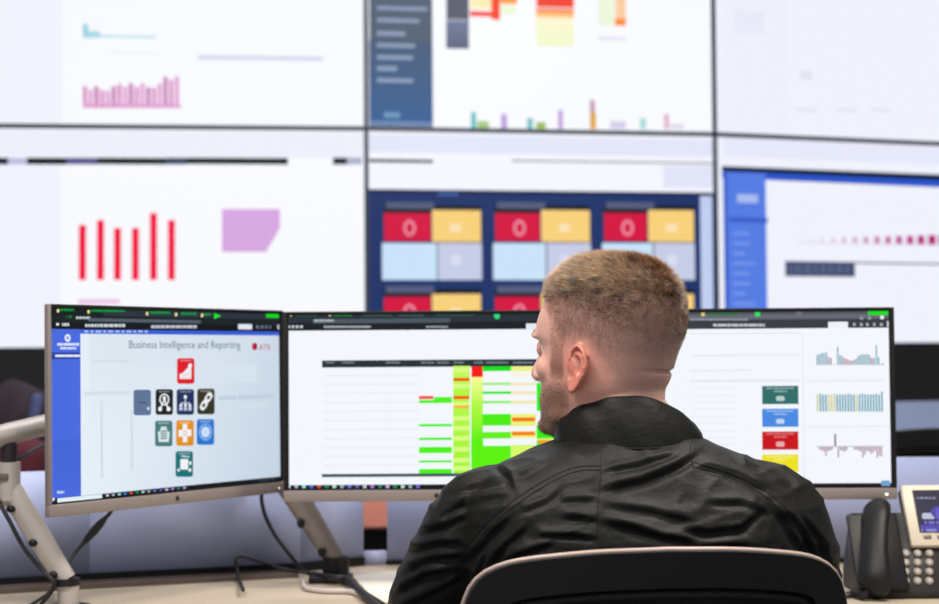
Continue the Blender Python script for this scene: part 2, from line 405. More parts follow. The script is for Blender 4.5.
monM, cM = monitor(283.5, 311, 2.563, 588, 2.555, 1.2175, 0.323, 'middle monitor with the green and yellow table, left of the man')
monR, cR = monitor(588.6, 311, 2.553, 893.5, 2.535, 1.2175, 0.323, 'right monitor with small bar charts and four coloured boxes')

# --- left monitor picture
c = cL; v = lambda y: c.uv(62, y)[1]; u = lambda x: c.uv(x, 400)[0]
c.rect_uv(0, 0, 1, 1, (214, 226, 238)); c.poly_uv([(0, 0), (1, 0), (1, 1), (0, 1)], [(232, 242, 250), (196, 210, 226), (206, 218, 232), (220, 232, 240)])
c.rect_uv(0, v(316), 1, 1, (14, 26, 30)); c.rect_uv(0.2, v(315), 1, 1, (38, 48, 60)); c.rect_uv(0, v(322), 1, v(316), (18, 30, 34)); c.rect_uv(0.14, v(321), 0.62, v(317.5), (78, 92, 104)); c.rect_uv(0, v(329), 1, v(322), (8, 12, 18))
for x0, x1 in ((60, 74), (91, 125), (150, 170), (181, 197), (204, 211)):
    t = (x0 - 48) / 235; y = 307 + 7.4 * t; c.dashes(x0, y + 1.2, x1, y + 3.6, (0, 150, 62), 4, .6, x0)
for x in (58, 88.5, 147, 176, 202): y = 308.5 + 7.4 * (x - 48) / 235; c.disc(x, y + 2, 1.4, 2, (226, 214, 140))
c.poly([(214, 313), (221, 316), (214, 319)], (10, 235, 40)); c.rect(266, 312.5, 281, 318, (10, 214, 20))
c.dashes(76, 316.5, 90, 319, (190, 200, 206), 3, .5, 3); c.dashes(66, 315.5, 72, 318, (10, 120, 60), 2, 1.5)
c.rect(56, 323, 59, 325.5, (220, 224, 230)); c.dashes(62, 323, 69, 326, (210, 216, 224), 2, .6)
c.dashes(85, 324, 125, 327, (205, 210, 218), 3.4, .6, 4); c.dashes(151, 325.2, 197, 328.2, (190, 196, 206), 3.4, .6, 5)
c.rect(238, 324, 252, 329.5, (224, 232, 240)); c.dashes(256, 325.5, 272, 328.5, (110, 124, 140), 2, 2, 6); c.disc(279, 327, 2, 2.6, (205, 205, 225))
c.rect_uv(0, v(333.5), 1, v(329), (52, 92, 214)); c.dashes(84, 330.4, 148, 332.6, (170, 190, 244), 5, 2, 7)
c.rect_uv(0, 0, u(80.5), v(329), (70, 104, 222)); c.rect_uv(0, 0, u(80.5), v(440), (70, 104, 222), (64, 98, 214))
c.disc(67.5, 338, 3, 4, (228, 236, 252)); c.disc(67.5, 338, 1.3, 1.8, (120, 150, 230)); c.dashes(57, 343, 79, 345.6, (214, 224, 250), 8, .4, 8); c.dashes(60, 347, 76, 349.4, (205, 216, 248), 7, .4, 9)
c.rect_uv(0, v(359), u(80.5), v(352.5), (34, 58, 150)); c.dashes(55, 354.6, 80, 357, (222, 230, 250), 9, .3, 10)
c.dashes(57, 491, 64, 493.4, (205, 216, 250), 2.4, .7, 11)
c.rect_uv(u(80.5), v(334), u(89), v(498), (228, 238, 247))
c.text('Business Intelligence and Reporting', 129, 341, 240, 350.8, (84, 108, 132))
c.rrect(252, 343, 257, 350, 2, (176, 16, 44)); c.text('ATR', 259, 344.5, 270.5, 350, (180, 36, 64))
c.rect(122, 368, 176, 384, (220, 231, 241)); c.rect(214, 364, 256, 382, (214, 226, 238)); c.rect(84, 392, 130, 394, (210, 222, 234)); c.rect(218, 396, 274, 398, (192, 207, 223))
for x0, y0, x1, y1 in ((100, 400, 103, 478), (130, 410, 133, 470), (236, 395, 238, 456), (92, 360, 130, 362), (222, 405, 268, 407)): c.rect(x0, y0, x1, y1, (210, 222, 234))
tiles = [(185.5, 371, (222, 14, 34)), (142, 402.5, (92, 114, 150)), (164, 402, (14, 20, 26)), (185, 402, (24, 44, 92)), (205.5, 401.5, (54, 50, 34)), (163.3, 433.5, (66, 122, 124)), (184.5, 433, (226, 142, 14)), (205, 432, (34, 116, 208)), (183.7, 464, (8, 112, 116))]
for i, (x, y, cc) in enumerate(tiles):
    hw, hh = 8.7, 12.8; c.rrect(x - hw, y - hh, x + hw, y + hh, 2.4, cc)
    Wt = (238, 242, 246)
    if i != 1: c.dashes(x - 5.5, y - 11, x + 5.5, y - 9.8, tuple(int(a * .45 + 130) for a in cc), 2.5, .5, i)
    if i == 0:
        c.poly([(x - 6, y + 8), (x - 6, y + 3), (x - 2, y + 1), (x, y - 1), (x + 2.5, y - 4), (x + 5.5, y - 6), (x + 5.5, y + 8)], Wt); c.disc(x + 4.4, y - 5.5, 1.9, 2.2, Wt)
        for k in (-3, 0, 3): c.rect(x + k - .3, y + 1, x + k + .3, y + 8, (222, 90, 100))
    elif i == 1: c.dashes(x - 4, y - .8, x + 4, y + .8, (60, 76, 108), 2, .6); c.disc(x + 6, y + 6, 1, 1.6, Wt)
    elif i == 2:
        c.ring(x, y - 2.5, 5, 6, 1.3, Wt); c.disc(x, y - 4, 1.6, 2, Wt); c.line(x, y - 3, x - 3.5, y + 6, 1.3, Wt); c.line(x, y - 3, x + 3.5, y + 6, 1.3, Wt); c.disc(x - 4.2, y + 7, 2, 2.4, Wt); c.disc(x + 4.2, y + 7, 2, 2.4, Wt)
    elif i == 3:
        c.disc(x, y - 5, 1.6, 2, Wt); c.line(x, y - 4, x, y + 3, 1.2, (190, 204, 228)); c.line(x - 4.5, y + 1, x + 4.5, y + 1, 1.2, (190, 204, 228))
        for k in (-4.5, 0, 4.5): c.disc(x + k, y + 3.4, 1.4, 1.6, Wt); c.rect(x + k - 1.6, y + 5.2, x + k + 1.6, y + 8.5, (190, 204, 228))
    elif i == 4:
        for dx, dy in ((2.6, -4), (-2.2, 3.8)):
            c.poly([(x + dx + rx, y + dy + ry) for rx, ry in ((-3.4, 3.6), (-4.2, 1), (-.8, -4.6), (1.6, -5.4), (4, -3), (4, -.6), (.6, 4.6), (-1.6, 5.2))], Wt)
            c.poly([(x + dx + rx * .42, y + dy + ry * .42) for rx, ry in ((-3.4, 3.6), (-4.2, 1), (-.8, -4.6), (1.6, -5.4), (4, -3), (4, -.6), (.6, 4.6), (-1.6, 5.2))], cc)
        c.line(x - 1.6, y + 1.4, x + 1.8, y - 1.8, 1.4, Wt)
    elif i == 5:
        c.poly([(x - 5, y + 8.5), (x - 6, y - 2), (x - 4, y - 2), (x - 2.5, y - 7), (x + 2.5, y - 7), (x + 4, y - 2), (x + 6, y - 2), (x + 5, y + 8.5)], (214, 226, 226))
        for k in (-2.4, 0, 2.4, 4.8): c.rect(x - 3, y + k - .5, x + 3, y + k + .5, (90, 136, 140))
    elif i == 6:
        c.rect(x - 2.4, y - 9, x + 2.4, y + 9, Wt); c.rect(x - 6.4, y - 3, x + 6.4, y + 3, Wt); c.disc(x, y, 3.6, 4.6, Wt); c.ring(x, y, 2, 2.6, .7, (226, 142, 14))
    elif i == 7:
        c.disc(x, y, 4.2, 5.4, (214, 232, 250)); c.ring(x, y, 6.6, 8.6, .8, (150, 195, 240)); c.ring(x, y, 5.4, 7, .5, (120, 175, 232))
        for k in range(8): t = k * PI / 4; c.line(x, y, x + 6.4 * math.cos(t), y + 8.4 * math.sin(t), .6, (170, 208, 244))
    elif i == 8:
        c.rrect(x - 4, y - 5, x + 4, y + 5.5, 1, Wt); c.disc(x + 5.6, y + 6, 1.5, 1.8, Wt); c.disc(x - 5.6, y + 6, 1.2, 1.5, Wt); c.line(x - 3, y - 8, x + 5, y - 7, 1, Wt); c.disc(x + 6, y - 1, 1.2, 2, Wt)
c.rect_uv(0, 0, 1, .0225, (8, 16, 22)); c.rect_uv(u(56.5), 0, u(101), .021, (226, 240, 246)); c.rect(52, 498, 54, 500.5, (230, 236, 240))
cols_t = [(200, 210, 215), (170, 180, 190), (150, 215, 225), (60, 120, 220), (220, 80, 60), (20, 140, 80), (190, 220, 210), (150, 170, 190), (110, 110, 220), (90, 90, 190), (200, 205, 215), (170, 120, 230), (40, 130, 110), (190, 170, 230)]
for k, cc in enumerate(cols_t):
    x = 105 + k * 5.9; c.rect_uv(u(x), .006, u(x + 2.8), .0165, cc)
for x in (258, 263, 270): c.rect_uv(u(x), .008, u(x + 3.4), .014, (70, 84, 110))
c.build('screen_image', c.root)

# --- middle monitor picture
c = cM; c.rect_uv(0, 0, 1, 1, (243, 246, 252))
c.rect(280, 305, 592, 317, (30, 46, 52), (46, 56, 66)); c.rect(280, 316.5, 592, 324, (34, 44, 54)); c.rect(280, 323, 592, 328.6, (14, 22, 28)); c.rect(313, 319.2, 450, 322.6, (74, 84, 94)); c.dashes(314, 319.5, 334, 321.8, (170, 178, 186), 3, .5, 2)
for x0, x1, cc in ((296, 318, (14, 120, 66)), (334, 352, (14, 160, 50)), (362, 392, (56, 104, 92)), (398, 424, (60, 96, 92)), (436, 474, (40, 84, 72))): c.dashes(x0, 313.3, x1, 316, cc, 5, .5, x0)
for x in (291, 330): c.disc(x, 314.4, 1.7, 2.1, (226, 214, 160))
c.disc(497, 315.8, 3, 3.4, (40, 214, 120)); c.dashes(324, 325.8, 371, 327.8, (170, 178, 184), 4, .5, 3); c.dashes(426, 325.8, 448, 327.8, (150, 160, 168), 4, .5, 4); c.dashes(288, 325.4, 303, 328, (200, 206, 210), 2, 1.5, 5)
c.rect(526, 323.5, 545, 330, (228, 234, 240))
for k in range(11): c.rect(324, 375 + k * 9, 418, 375.8 + k * 9, (232, 236, 244))
c.rect(390, 368, 391, 474, (236, 239, 246)); c.rect(322, 360.5, 560, 366, (30, 44, 52))
for x0, x1 in ((326, 334), (342, 354), (386, 400), (421, 434), (437, 449), (454, 464), (474, 483), (486, 508), (513, 534)): c.dashes(x0, 361.8, x1, 363.4, (120, 132, 140), 4, .4, x0)
G = (74, 242, 6)
for y0, y1 in ((400, 403), (424, 426.4), (437.6, 440), (447, 453), (460.4, 462.4), (469, 474)): c.rect(419, y0, 452, y1, G)
c.rect(434, 397, 452, 403, G); c.rect(419, 396, 433.5, 399, (246, 74, 20))
c.rect(453, 366, 470, 395, (196, 250, 96), (176, 246, 60)); c.rect(453, 395, 470, 475, (180, 246, 70), (160, 244, 50))
for y in (368, 384, 402, 416, 426, 436, 447, 458, 466): c.rect(453, y, 469, y + 4.4, (216, 252, 128))
c.rect(453.5, 378, 469.5, 381, (240, 86, 0)); c.rect(453.5, 396, 469.5, 399, (246, 80, 0)); c.rect(454, 405.6, 469, 408, (250, 170, 60))
c.rect(471, 376, 483, 405, (250, 250, 150), (176, 248, 60)); c.rect(471, 405, 483, 440, (176, 248, 60), (92, 240, 0)); c.rect(471, 440, 483.5, 486 - 12, (92, 240, 0)); c.rect(471.5, 366.5, 483, 377, (248, 14, 10))
for y0, y1, cc in ((366.5, 371, (0, 226, 10)), (382.6, 385, (160, 238, 130)), (391.4, 394, (60, 232, 40)), (401, 403.2, (130, 240, 100)), (414, 425.5, (72, 236, 0)), (432, 438.4, (96, 240, 10)), (445.8, 474, (92, 240, 0))): c.rect(482.4, y0, 511, y1, cc)
for y0, y1, cc in ((366.5, 371, (238, 242, 130)), (374, 376, (250, 242, 200)), (382.6, 385.4, (244, 232, 190)), (391.4, 394.4, (244, 230, 186)), (400.6, 403.6, (244, 232, 180)), (414, 426, (236, 240, 120)), (431, 438, (240, 240, 120)), (445, 474, (214, 248, 104))): c.rect(511, y0, 536, y1, cc)
c.rect(512, 417.6, 535, 421.2, (244, 112, 10)); c.rect(512, 431.8, 535, 435.2, (244, 120, 10))
c.rect(536.5, 383, 560, 411, (30, 236, 30)); c.rect(536.5, 425, 560, 474, (50, 238, 10)); c.rect(538, 440, 552, 443.4, (246, 150, 20)); c.rect(536.5, 411, 545, 425, (243, 246, 252)); c.rect(536.5, 438.5, 556, 440, (220, 246, 120))
c.rect(322, 474, 590, 475.6, (60, 84, 90)); c.rect_uv(0, 0, 1, c.uv(400, 484.5)[1], (10, 16, 22))
for k, cc in enumerate(cols_t + cols_t[5:9]):
    x = 287 + k * 7.6; c.rect(x, 485, x + 3.6, 488, cc)
c.build('screen_image', c.root)

# --- right monitor picture
c = cR; c.rect_uv(0, 0, 1, 1, (243, 246, 252))
c.rect(580, 305, 896, 317, (74, 78, 88), (100, 104, 114)); c.rect(580, 316.5, 896, 321, (104, 108, 120), (84, 88, 98)); c.rect(580, 321, 896, 327.6, (52, 56, 62))
c.disc(703, 314.3, 2, 2.2, (226, 200, 110)); c.dashes(708, 313, 738, 315.6, (34, 110, 60), 5, .5, 6); c.dashes(690, 318.6, 748, 320.4, (150, 154, 164), 5, .6, 7); c.dashes(713, 323.8, 765, 326.4, (190, 196, 204), 6, .6, 8)
c.rect(796, 311, 802, 316, (110, 108, 124)); c.disc(757.5, 313.8, 2.7, 3.2, (40, 226, 96)); c.rrect(868, 309.2, 891, 315, 1.2, (10, 222, 14)); c.rect(828, 321.8, 848, 328, (236, 242, 248))
for x in (853, 860, 866, 873, 880): c.rect(x, 323, x + 2.6, 326, (170, 176, 186))
for x in (860, 868): c.rect(x, 316.6, x + 3, 319.6, (150, 154, 166))
c.disc(882, 317.4, 2, 2, (240, 240, 244)); c.rect(887, 321, 891, 327, (220, 222, 228))
for y in (333, 355, 380, 381): c.rect(690, y, 800, y + .7, (228, 233, 243))
c.rect(803, 332, 804, 484, (230, 234, 244)); c.rect(690, 370, 752, 371, (226, 231, 243)); c.rect(806, 380, 886, 381, (230, 234, 244)); c.rect(806, 426, 886, 427, (230, 234, 244))
for k in range(9): c.rect(692, 388 + k * 7, 735, 389 + k * 7, (234, 237, 246))
for k, cc in enumerate(((44, 108, 104), (70, 136, 226), (200, 2, 16), (236, 226, 24))):
    y = 386 + k * 22.8; lc = tuple(int(a * .55 + 110) for a in cc)
    c.rect(762, y, 798.5, y + 18, cc); c.dashes(766, y + 1.4, 794, y + 3, lc, 5, .6, k); c.dashes(774, y + 4.4, 787, y + 6.2, lc, 4, .6, k + 5); c.rrect(776, y + 10, 784.5, y + 15, 1.6, tuple(int(a * .3 + 170) for a in cc))
TL = (78, 146, 164); PR = (176, 92, 130)
hs = [10, 11, 12, 12, 13, 8, 7, 0.5, 0.5, 18, 10, 9, 7, 6, 5, 4, 5, 6, 9, 10, 11, 11, 11, 10, 7, 7, 20, 8, 1, 1.5]
for k, hgt in enumerate(hs):
    x = 816.5 + k * 2.27; c.rect(x, 365 - hgt, x + 1.45, 365, PR if k in (5, 12, 13, 14, 16, 24, 28) or hgt <= 1 else TL)
for k in range(24):
    x = 816.5 + k * 2.8; top = 394.5 - (1 if k % 5 == 1 else 0) - (3 if k == 23 else 0)
    c.rect(x, top, x + 1.9, 411.5, (204, 204, 140) if k in (0, 4, 5, 6, 14) else (84, 156, 176))
for k, hgt in enumerate([2, 3, 4, 8, 4, 3, 2, 0, 0, 10, 3, 3, 4, 3, 0, 0, 0, 2, 2, 3, 4, 10, 7, 3, 4, 6, 5, 3, 10, 8, 9]):
    x = 819 + k * 2.05
    if hgt: c.rect(x, 446.5, x + 1.25, 447.5 + hgt, (146, 96, 122))
c.rect(834, 434, 836, 446, (120, 104, 120)); c.rect(816, 446, 884, 446.7, (196, 196, 210))
c.rect_uv(0, 0, 1, c.uv(760, 483.4)[1], (10, 16, 22)); c.rect(881, 480.5, 890, 487, (110, 160, 205))
c.build('screen_image', c.root)

# ------------------------------------------------------------ desk, privacy screen
DZ = 0.74
def plan(px, d): p = at(px, 400, d); return Vector((p.x, p.y, 0))
PS = [plan(-150, 2.56), plan(90, 2.70), plan(300, 2.815), plan(363, 2.89), plan(386, 2.90), plan(940, 2.88), plan(1120, 2.86)]
desk = empty('desk', (0.1, 2.45, 0), 'long beige laminate desk carrying the monitors and the phone', 'desk')
front = [(-1.35, 2.30), (-0.75, 2.22), (-0.3, 2.10), (0.2, 2.06), (0.7, 2.10), (1.3, 2.25)]
back = [(p.x, p.y + 0.03) for p in PS][::-1]
MB().prism(front + back, DZ - 0.03, DZ).build('desktop', M_desk, desk, False)
fr = [(x, y + 0.02) for x, y in front]
for x, y in ((-1.1, 2.45), (-0.35, 2.65), (0.75, 2.65), (1.15, 2.5)):
    MB().box((x, y, DZ / 2 - 0.017), (0.05, 0.05, DZ - 0.034), None, 0.006).box((x, y - 0.1, 0.012), (0.06, 0.36, 0.022), None, 0.005).build('leg', M_tray, desk)
scr = empty('privacy_screen', (0.1, 2.8, DZ), 'low pale lilac screen standing along the back edge of the desk', 'screen')
def wall_strip(name, pts, z0, z1, th, m, parent, off=0.0):
    M_ = MB(); L_, R_ = [], []
    for i, p in enumerate(pts):
        t = (pts[min(i + 1, len(pts) - 1)] - pts[max(i - 1, 0)]).normalized(); n = Vector((t.y, -t.x, 0))
        L_.append(p + n * (off)); R_.append(p + n * (off - th))
    return M_.prism([(q.x, q.y) for q in L_ + R_[::-1]], z0, z1).build(name, m, parent, True, 25)
for seg in ((0, 1), (1, 2), (2, 3)):
    a, b = PS[seg[0]], PS[seg[1]]; e = (b - a).normalized() * 0.0002
    wall_strip('panel', [a + e, b - e], DZ + 0.016, 0.94, 0.018, M_lilac, scr)
wall_strip('panel', [PS[4] + Vector((.001, 0, 0)), PS[5] - Vector((.001, 0, 0))], DZ + 0.008, 0.94, 0.018, M_lilac, scr)
wall_strip('panel', [PS[5] + Vector((.001, 0, 0)), PS[6]], DZ + 0.008, 0.94, 0.018, M_lilac, scr)
wall_strip('bottom_rail', PS[0:4], DZ, DZ + 0.0165, 0.024, M_black, scr, 0.003)
wall_strip('bottom_rail', PS[4:], DZ, DZ + 0.0085, 0.024, M_black, scr, 0.003)
wall_strip('bridge_rail', [PS[3], PS[4]], DZ + 0.0, DZ + 0.026, 0.018, M_lilac, scr)
# cable trough along the left part
tr = empty('cable_trough', (PS[1].x, PS[1].y - 0.05, DZ), 'taupe metal cable cover strip along the back left of the desk', 'cable cover')
wall_strip('cover', [PS[0] + Vector((0, 0, 0)), PS[1], PS[2] - Vector((0.02, 0, 0))], DZ + 0.0005, DZ + 0.006, 0.07, M_tray, tr, 0.078)
wall_strip('lip', [PS[0] + Vector((0, 0, 0)), PS[1], PS[2] - Vector((0.02, 0, 0))], DZ + 0.006, DZ + 0.009, 0.003, M_tray, tr, 0.078)

# ------------------------------------------------------------ monitor arms
def clip(m, p, r=0.007): m.ell(p, (r, r * .8, r * 1.2))
armL = empty('monitor_arm', on_z(68, 640, DZ), 'pale metal monitor arm with cable clips, left of the angled monitor', 'monitor arm', 'monitor arms')
dA = 2.40
p_el = at(9, 488, dA); p_ft = at(66, 580, dA)
MB().tube([p_el, p_el.lerp(p_ft, .5), p_ft], [(.019, .015), (.019, .015), (.0165, .014)], 20, upv=(1, 0, 0)).build('lower_arm', M_arm, armL)
MB().cyl(at(9, 500, dA), at(9, 462, dA), 0.0178, 24).ell(at(9, 497, dA), (.019, .018, .017)).build('elbow_joint', M_arm, armL)
MB().cyl(at(9, 462, dA), at(9, 444, dA), 0.0125, 24).build('elbow_collar', M_dark, armL)
MB().box(at(2, 477, dA - .018), (.02, .006, .011), None, .002).build('badge_plate', M_tray, armL)
pe = at(44, 426, 2.5)
MB().tube([at(-75, 452, 2.33), at(-35, 445, 2.36), at(8, 434, dA), at(30, 428.5, 2.47), at(120, 408, 2.56)], [.017, .0175, .0178, .0175, .017], 24).build('upper_arm', M_arm, armL)
pole = p_ft.copy(); 
MB().cyl((pole.x + .004, pole.y, DZ), (pole.x + .004, pole.y, pole.z - 0.006), 0.0165, 24).build('pole', M_arm, armL)
MB().cyl((pole.x, pole.y, pole.z - .008), (pole.x, pole.y, pole.z + .003), 0.0215, 24).build('collar', M_black, armL)
MB().cyl((pole.x + .004, pole.y, DZ), (pole.x + .004, pole.y, DZ + 0.008), 0.035, 24).build('base', M_dark, armL)
for px, py in ((11, 509), (33, 543), (53, 575)):
    mm = MB(); mm.ell(at(px, py, dA - 0.014), (.0075, .006, .006)); mm.build('cable_clip', M_black, armL)
# mount at the back of the left monitor
bkL = cL.P(0, -0.06, 0.16); MB().tube([at(120, 408, 2.56), bkL], .014, 16).build('mount_link', M_arm, armL)

armM = empty('monitor_arm', on_z(328, 575, DZ), 'grey metal monitor arm leaning under the middle monitor', 'monitor arm', 'monitor arms')
q0 = at(288, 484, 2.72); q1 = at(336, 560, 2.70)
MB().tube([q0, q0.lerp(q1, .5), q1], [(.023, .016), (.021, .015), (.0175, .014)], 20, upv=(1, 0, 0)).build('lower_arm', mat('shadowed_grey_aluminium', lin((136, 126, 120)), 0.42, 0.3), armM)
MB().tube([q0, at(300, 455, 2.72), cM.P(-0.04, -0.075, 0.15)], .016, 16).build('upper_arm', M_arm, armM)
MB().cyl((q1.x, q1.y, DZ), (q1.x, q1.y, q1.z + .006), 0.024, 24).build('collar', M_black, armM)
MB().box((q1.x - 0.008, q1.y - 0.01, DZ + 0.006), (0.075, 0.06, 0.011), None, .003).build('base', M_black, armM)
for px, py in ((301, 523), (322, 552)):
    mm = MB(); mm.ell(at(px, py, 2.675), (.0075, .006, .009)); mm.build('cable_clip', M_black, armM)
armR = empty('monitor_arm', (cR.P(0, -0.1, 0).x, cR.P(0, -0.1, 0).y, DZ), 'metal monitor arm holding up the right monitor from behind', 'monitor arm', 'monitor arms')
pr = cR.P(-0.16, -0.14, 0)
MB().tube([(pr.x, pr.y, DZ), (pr.x, pr.y, 1.04)], .016, 16).build('pole', M_arm, armR)
MB().tube([(pr.x, pr.y, 1.03), cR.P(0, -0.062, 0.16)], .015, 16).build('upper_arm', M_arm, armR)
MB().cyl((pr.x, pr.y, DZ), (pr.x, pr.y, DZ + .01), 0.04, 24).build('base', M_dark, armR)

# ------------------------------------------------------------ cables
def cable(label, pts, r=0.0028, m=None, extra=None, name='cable'):
    o = empty(name, pts[-1], label, 'cable', 'cables on the desk')
    MB().tube(catmull(pts, 8), r, 10).build('cord', m or M_cable, o)
    if extra: MB().tube(extra[0], extra[1], 14).build('ferrite_bead', M_cable, o)
    return o
e0, e1 = at(101, 523, 2.52), at(88, 538, 2.53)
cable('black cable with a ferrite bead under the left monitor', [at(122, 480, 2.50), at(113, 508, 2.51), at(100, 524, 2.52), at(86, 540, 2.53), at(72, 557, 2.50), at(64, 572, 2.45), on_z(50, 592, DZ + .004), on_z(20, 612, DZ + .003)], 0.0033,
      extra=([e0.lerp(e1, -.45), e0, e0.lerp(e1, .5), e1, e0.lerp(e1, 1.6)], [.003, .0065, .0075, .006, .003]))
cable('black cable clipped along the pale left monitor arm', [at(60, 440, 2.6), at(40, 447, 2.55), at(18, 459, 2.43), at(-6, 474, 2.40), at(-4, 495, 2.385), at(9, 520, 2.375), at(24, 548, 2.372), at(42, 570, 2.375), at(54, 585, 2.375), on_z(40, 606, DZ + .003)], 0.0036)
cable('black cable curving down behind the joint of two monitors', [at(262, 470, 2.74), at(262, 503, 2.735), at(272, 530, 2.73), at(290, 555, 2.725), on_z(306, 572, DZ + .006), on_z(330, 577, DZ + .005), on_z(360, 590, DZ + .005), on_z(383, 604, DZ + .005)], 0.0036)
cable('black cable forming a squared loop on the cable cover', [on_z(243, 590, DZ + .013), at(238, 575, 2.70), at(236, 560, 2.72), at(242, 556.5, 2.73), at(262, 562, 2.74), at(282, 569, 2.75), on_z(308, 573, DZ + .010)], 0.0032)
cable('thick black cable bundle running forward from the arm base', [on_z(312, 575, DZ + .008), on_z(335, 578, DZ + .014), on_z(348, 580, DZ + .012), on_z(362, 593, DZ + .010), on_z(385, 612, DZ + .009)], 0.0065)
cable('short white cable lying beside the arm base', [on_z(303, 580, DZ + .006), on_z(306, 588, DZ + .005), on_z(325, 591, DZ + .005), on_z(352, 592, DZ + .005), on_z(372, 600, DZ + .005)], 0.0045, M_cablew)
pp = empty('paper_sheet', on_z(380, 585, DZ), 'blank white paper sheet on the desk by the left sleeve', 'paper')
MB().prism([tuple(on_z(352, 577, DZ).xy), tuple(on_z(378, 604, DZ).xy), tuple(on_z(420, 602, DZ).xy), tuple(on_z(416, 570, DZ).xy)], DZ + .0008, DZ + .003).build('sheet', M_paper, pp, False)

# ------------------------------------------------------------ desk phone
PX0 = at(846, 597, 2.46).x
phone = empty('desk_phone', (PX0, 2.46, DZ), 'dark desk phone with cream framed display, right of the man', 'phone')
slope = Vector((0, 0.105, 0.168)); SL = slope.length; sv = slope.normalized(); nv = Vector((0, -sv.z, sv.y)); F0 = Vector((PX0, 2.455, DZ + 0.0122))
def Q(px, py, h=0.0):        # pixel laid on the phone's sloping face, raised by h
    o = F0 + nv * h; r = ray(px, py); t = (o - CAM).dot(nv) / r.dot(nv); return CAM + r * t
Rp = Matrix((Vector((1, 0, 0)), sv, nv)).transposed()
def slab(name, px0, py0, px1, py1, h0, h1, m, parent, bev=0.002):
    a = Q(px0, py1, 0); b = Q(px1, py0, 0); cen = (a + b) / 2 + nv * ((h0 + h1) / 2)
    return MB().box(cen, (abs((b - a).x), abs((b - a).dot(sv)), h1 - h0), Rp, bev).build(name, m, parent)
# base wedge
x0, x1 = Q(860, 560).x, Q(985, 560).x
prof = [(2.455, DZ), (2.455, DZ + .012), (2.530, DZ + .132), (2.550, DZ + .128), (2.60, DZ + .03), (2.60, DZ)]
MB().loft([[(x, y, z) for y, z in prof] for x in (x0, x1)]).build('base_wedge', M_dark, phone, True, 20)
fr_ = slab('display_frame', 910, 487, 984, 549, 0.0, 0.012, M_cream, phone, 0.004)
slab('display_back', 912, 489, 982, 560, -0.014, 0.0, M_dark, phone, 0.003)
sl_ = slab('display_glass', 918, 493, 972, 536, 0.012, 0.0128, M_black, phone, 0.0003)
O = Q(919.5, 535.2) + nv * 0.0132; U = Vector((Q(971, 530).x - O.x, 0, 0)); Vv = sv * ((Q(914, 494) - Q(914, 535.2)).dot(sv))
c = Canvas(O, U, Vv, 0.8); c.rect_uv(0, 0, 1, 1, (44, 40, 78), (30, 28, 60)); c.rect_uv(0, .0, 1, .16, (80, 74, 190)); c.dashes(918, 529, 962, 532, (150, 150, 225), 8, 3)
c.dashes(917, 497, 936, 499, (150, 156, 190), 3, .8); c.rrect(922, 513, 935, 519, 2, (205, 212, 238)); c.disc(937, 512, 6, 6, (74, 66, 180)); c.dashes(924, 521, 940, 524, (120, 120, 225), 5, 1); c.rrect(936, 508, 948, 520, 3, (104, 92, 215)); c.build('display_image', phone)
for k in range(4): slab('soft_key', 922 + k * 13.5, 538.5, 929 + k * 13.5, 541.8, 0.012, 0.0145, M_tray, phone, 0.0008)
M_key = mat('phone_key_plastic', lin((150, 142, 134)), 0.35)
M_keyd = mat('phone_key_print', lin((225, 222, 215)), 0.5)
for r_ in range(4):
    for k in range(3):
        x = 905.5 + k * 11.8; y = 553.6 + r_ * 9.2; a = Q(x, y, 0.0)
        ky = MB().tube([a, a + nv * .003, a + nv * .0046], [.0068, .0066, .0048], 16).build('number_key', M_key, phone)
        cu = bpy.data.curves.new('t', 'FONT'); cu.body = '123456789*0#'[r_ * 3 + k]; cu.size = 0.008; cu.align_x = 'CENTER'; cu.align_y = 'CENTER'; cu.resolution_u = 2
        ob = bpy.data.objects.new('t', cu); COL.objects.link(ob); me = bpy.data.meshes.new_from_object(ob.evaluated_get(bpy.context.evaluated_depsgraph_get())); bpy.data.objects.remove(ob)
        me.transform(Matrix.Translation(a + nv * .0049) @ Rp.to_4x4()); link_mesh('key_numeral', me, M_keyd, ky, False)
for k, (x, y) in enumerate(((947, 556), (960, 556), (947, 572), (960, 572))): slab('function_key', x, y, x + 9, y + 7, 0.0, 0.003, M_dark, phone, .001)
# handset in cradle
def HQ(px, py, h): return Q(px, py, h)
cr = slab('handset_cradle', 857, 516, 895, 592, 0.0, 0.012, M_black, phone, 0.005)
pts = [Q(872, 588, .012), Q(874, 584, .020), Q(874, 574, .026), Q(874, 552, .030), Q(875, 530, .030), Q(876, 516, .026), Q(877, 508, .020), Q(877, 504, .012)]
rad = [(.012, .021), (.016, .028), (.015, .028), (.0125, .0235), (.0115, .0225), (.0135, .0245), (.014, .023), (.010, .017)]
MB().tube(catmull(pts, 4), [tuple(np.array([np.interp(i / 4, range(8), [q[j] for q in rad]) for j in (0, 1)])) for i in range(29)], 24, upv=nv).build('handset', M_black, phone)
MB().ell(Q(874, 574, .014), (.022, .022, .014), Rp).build('mouthpiece', M_black, phone)
MB().ell(Q(877, 514, .014), (.022, .022, .014), Rp).build('earpiece', M_black, phone)
# coil cord
hp = []
base_pts = catmull([Q(870, 590, .02), on_z(862, 596, DZ + .008), on_z(850, 594, DZ + .007), on_z(838, 600, DZ + .007), on_z(846, 612, DZ + .007), on_z(872, 612, DZ + .007)], 30)
for i, p in enumerate(base_pts): hp.append(p + Vector((0, math.cos(i * 1.25) * .005, math.sin(i * 1.25) * .005)) if 12 < i else p)
MB().tube(hp, .0016, 6).build('coiled_cord', M_cable, phone)

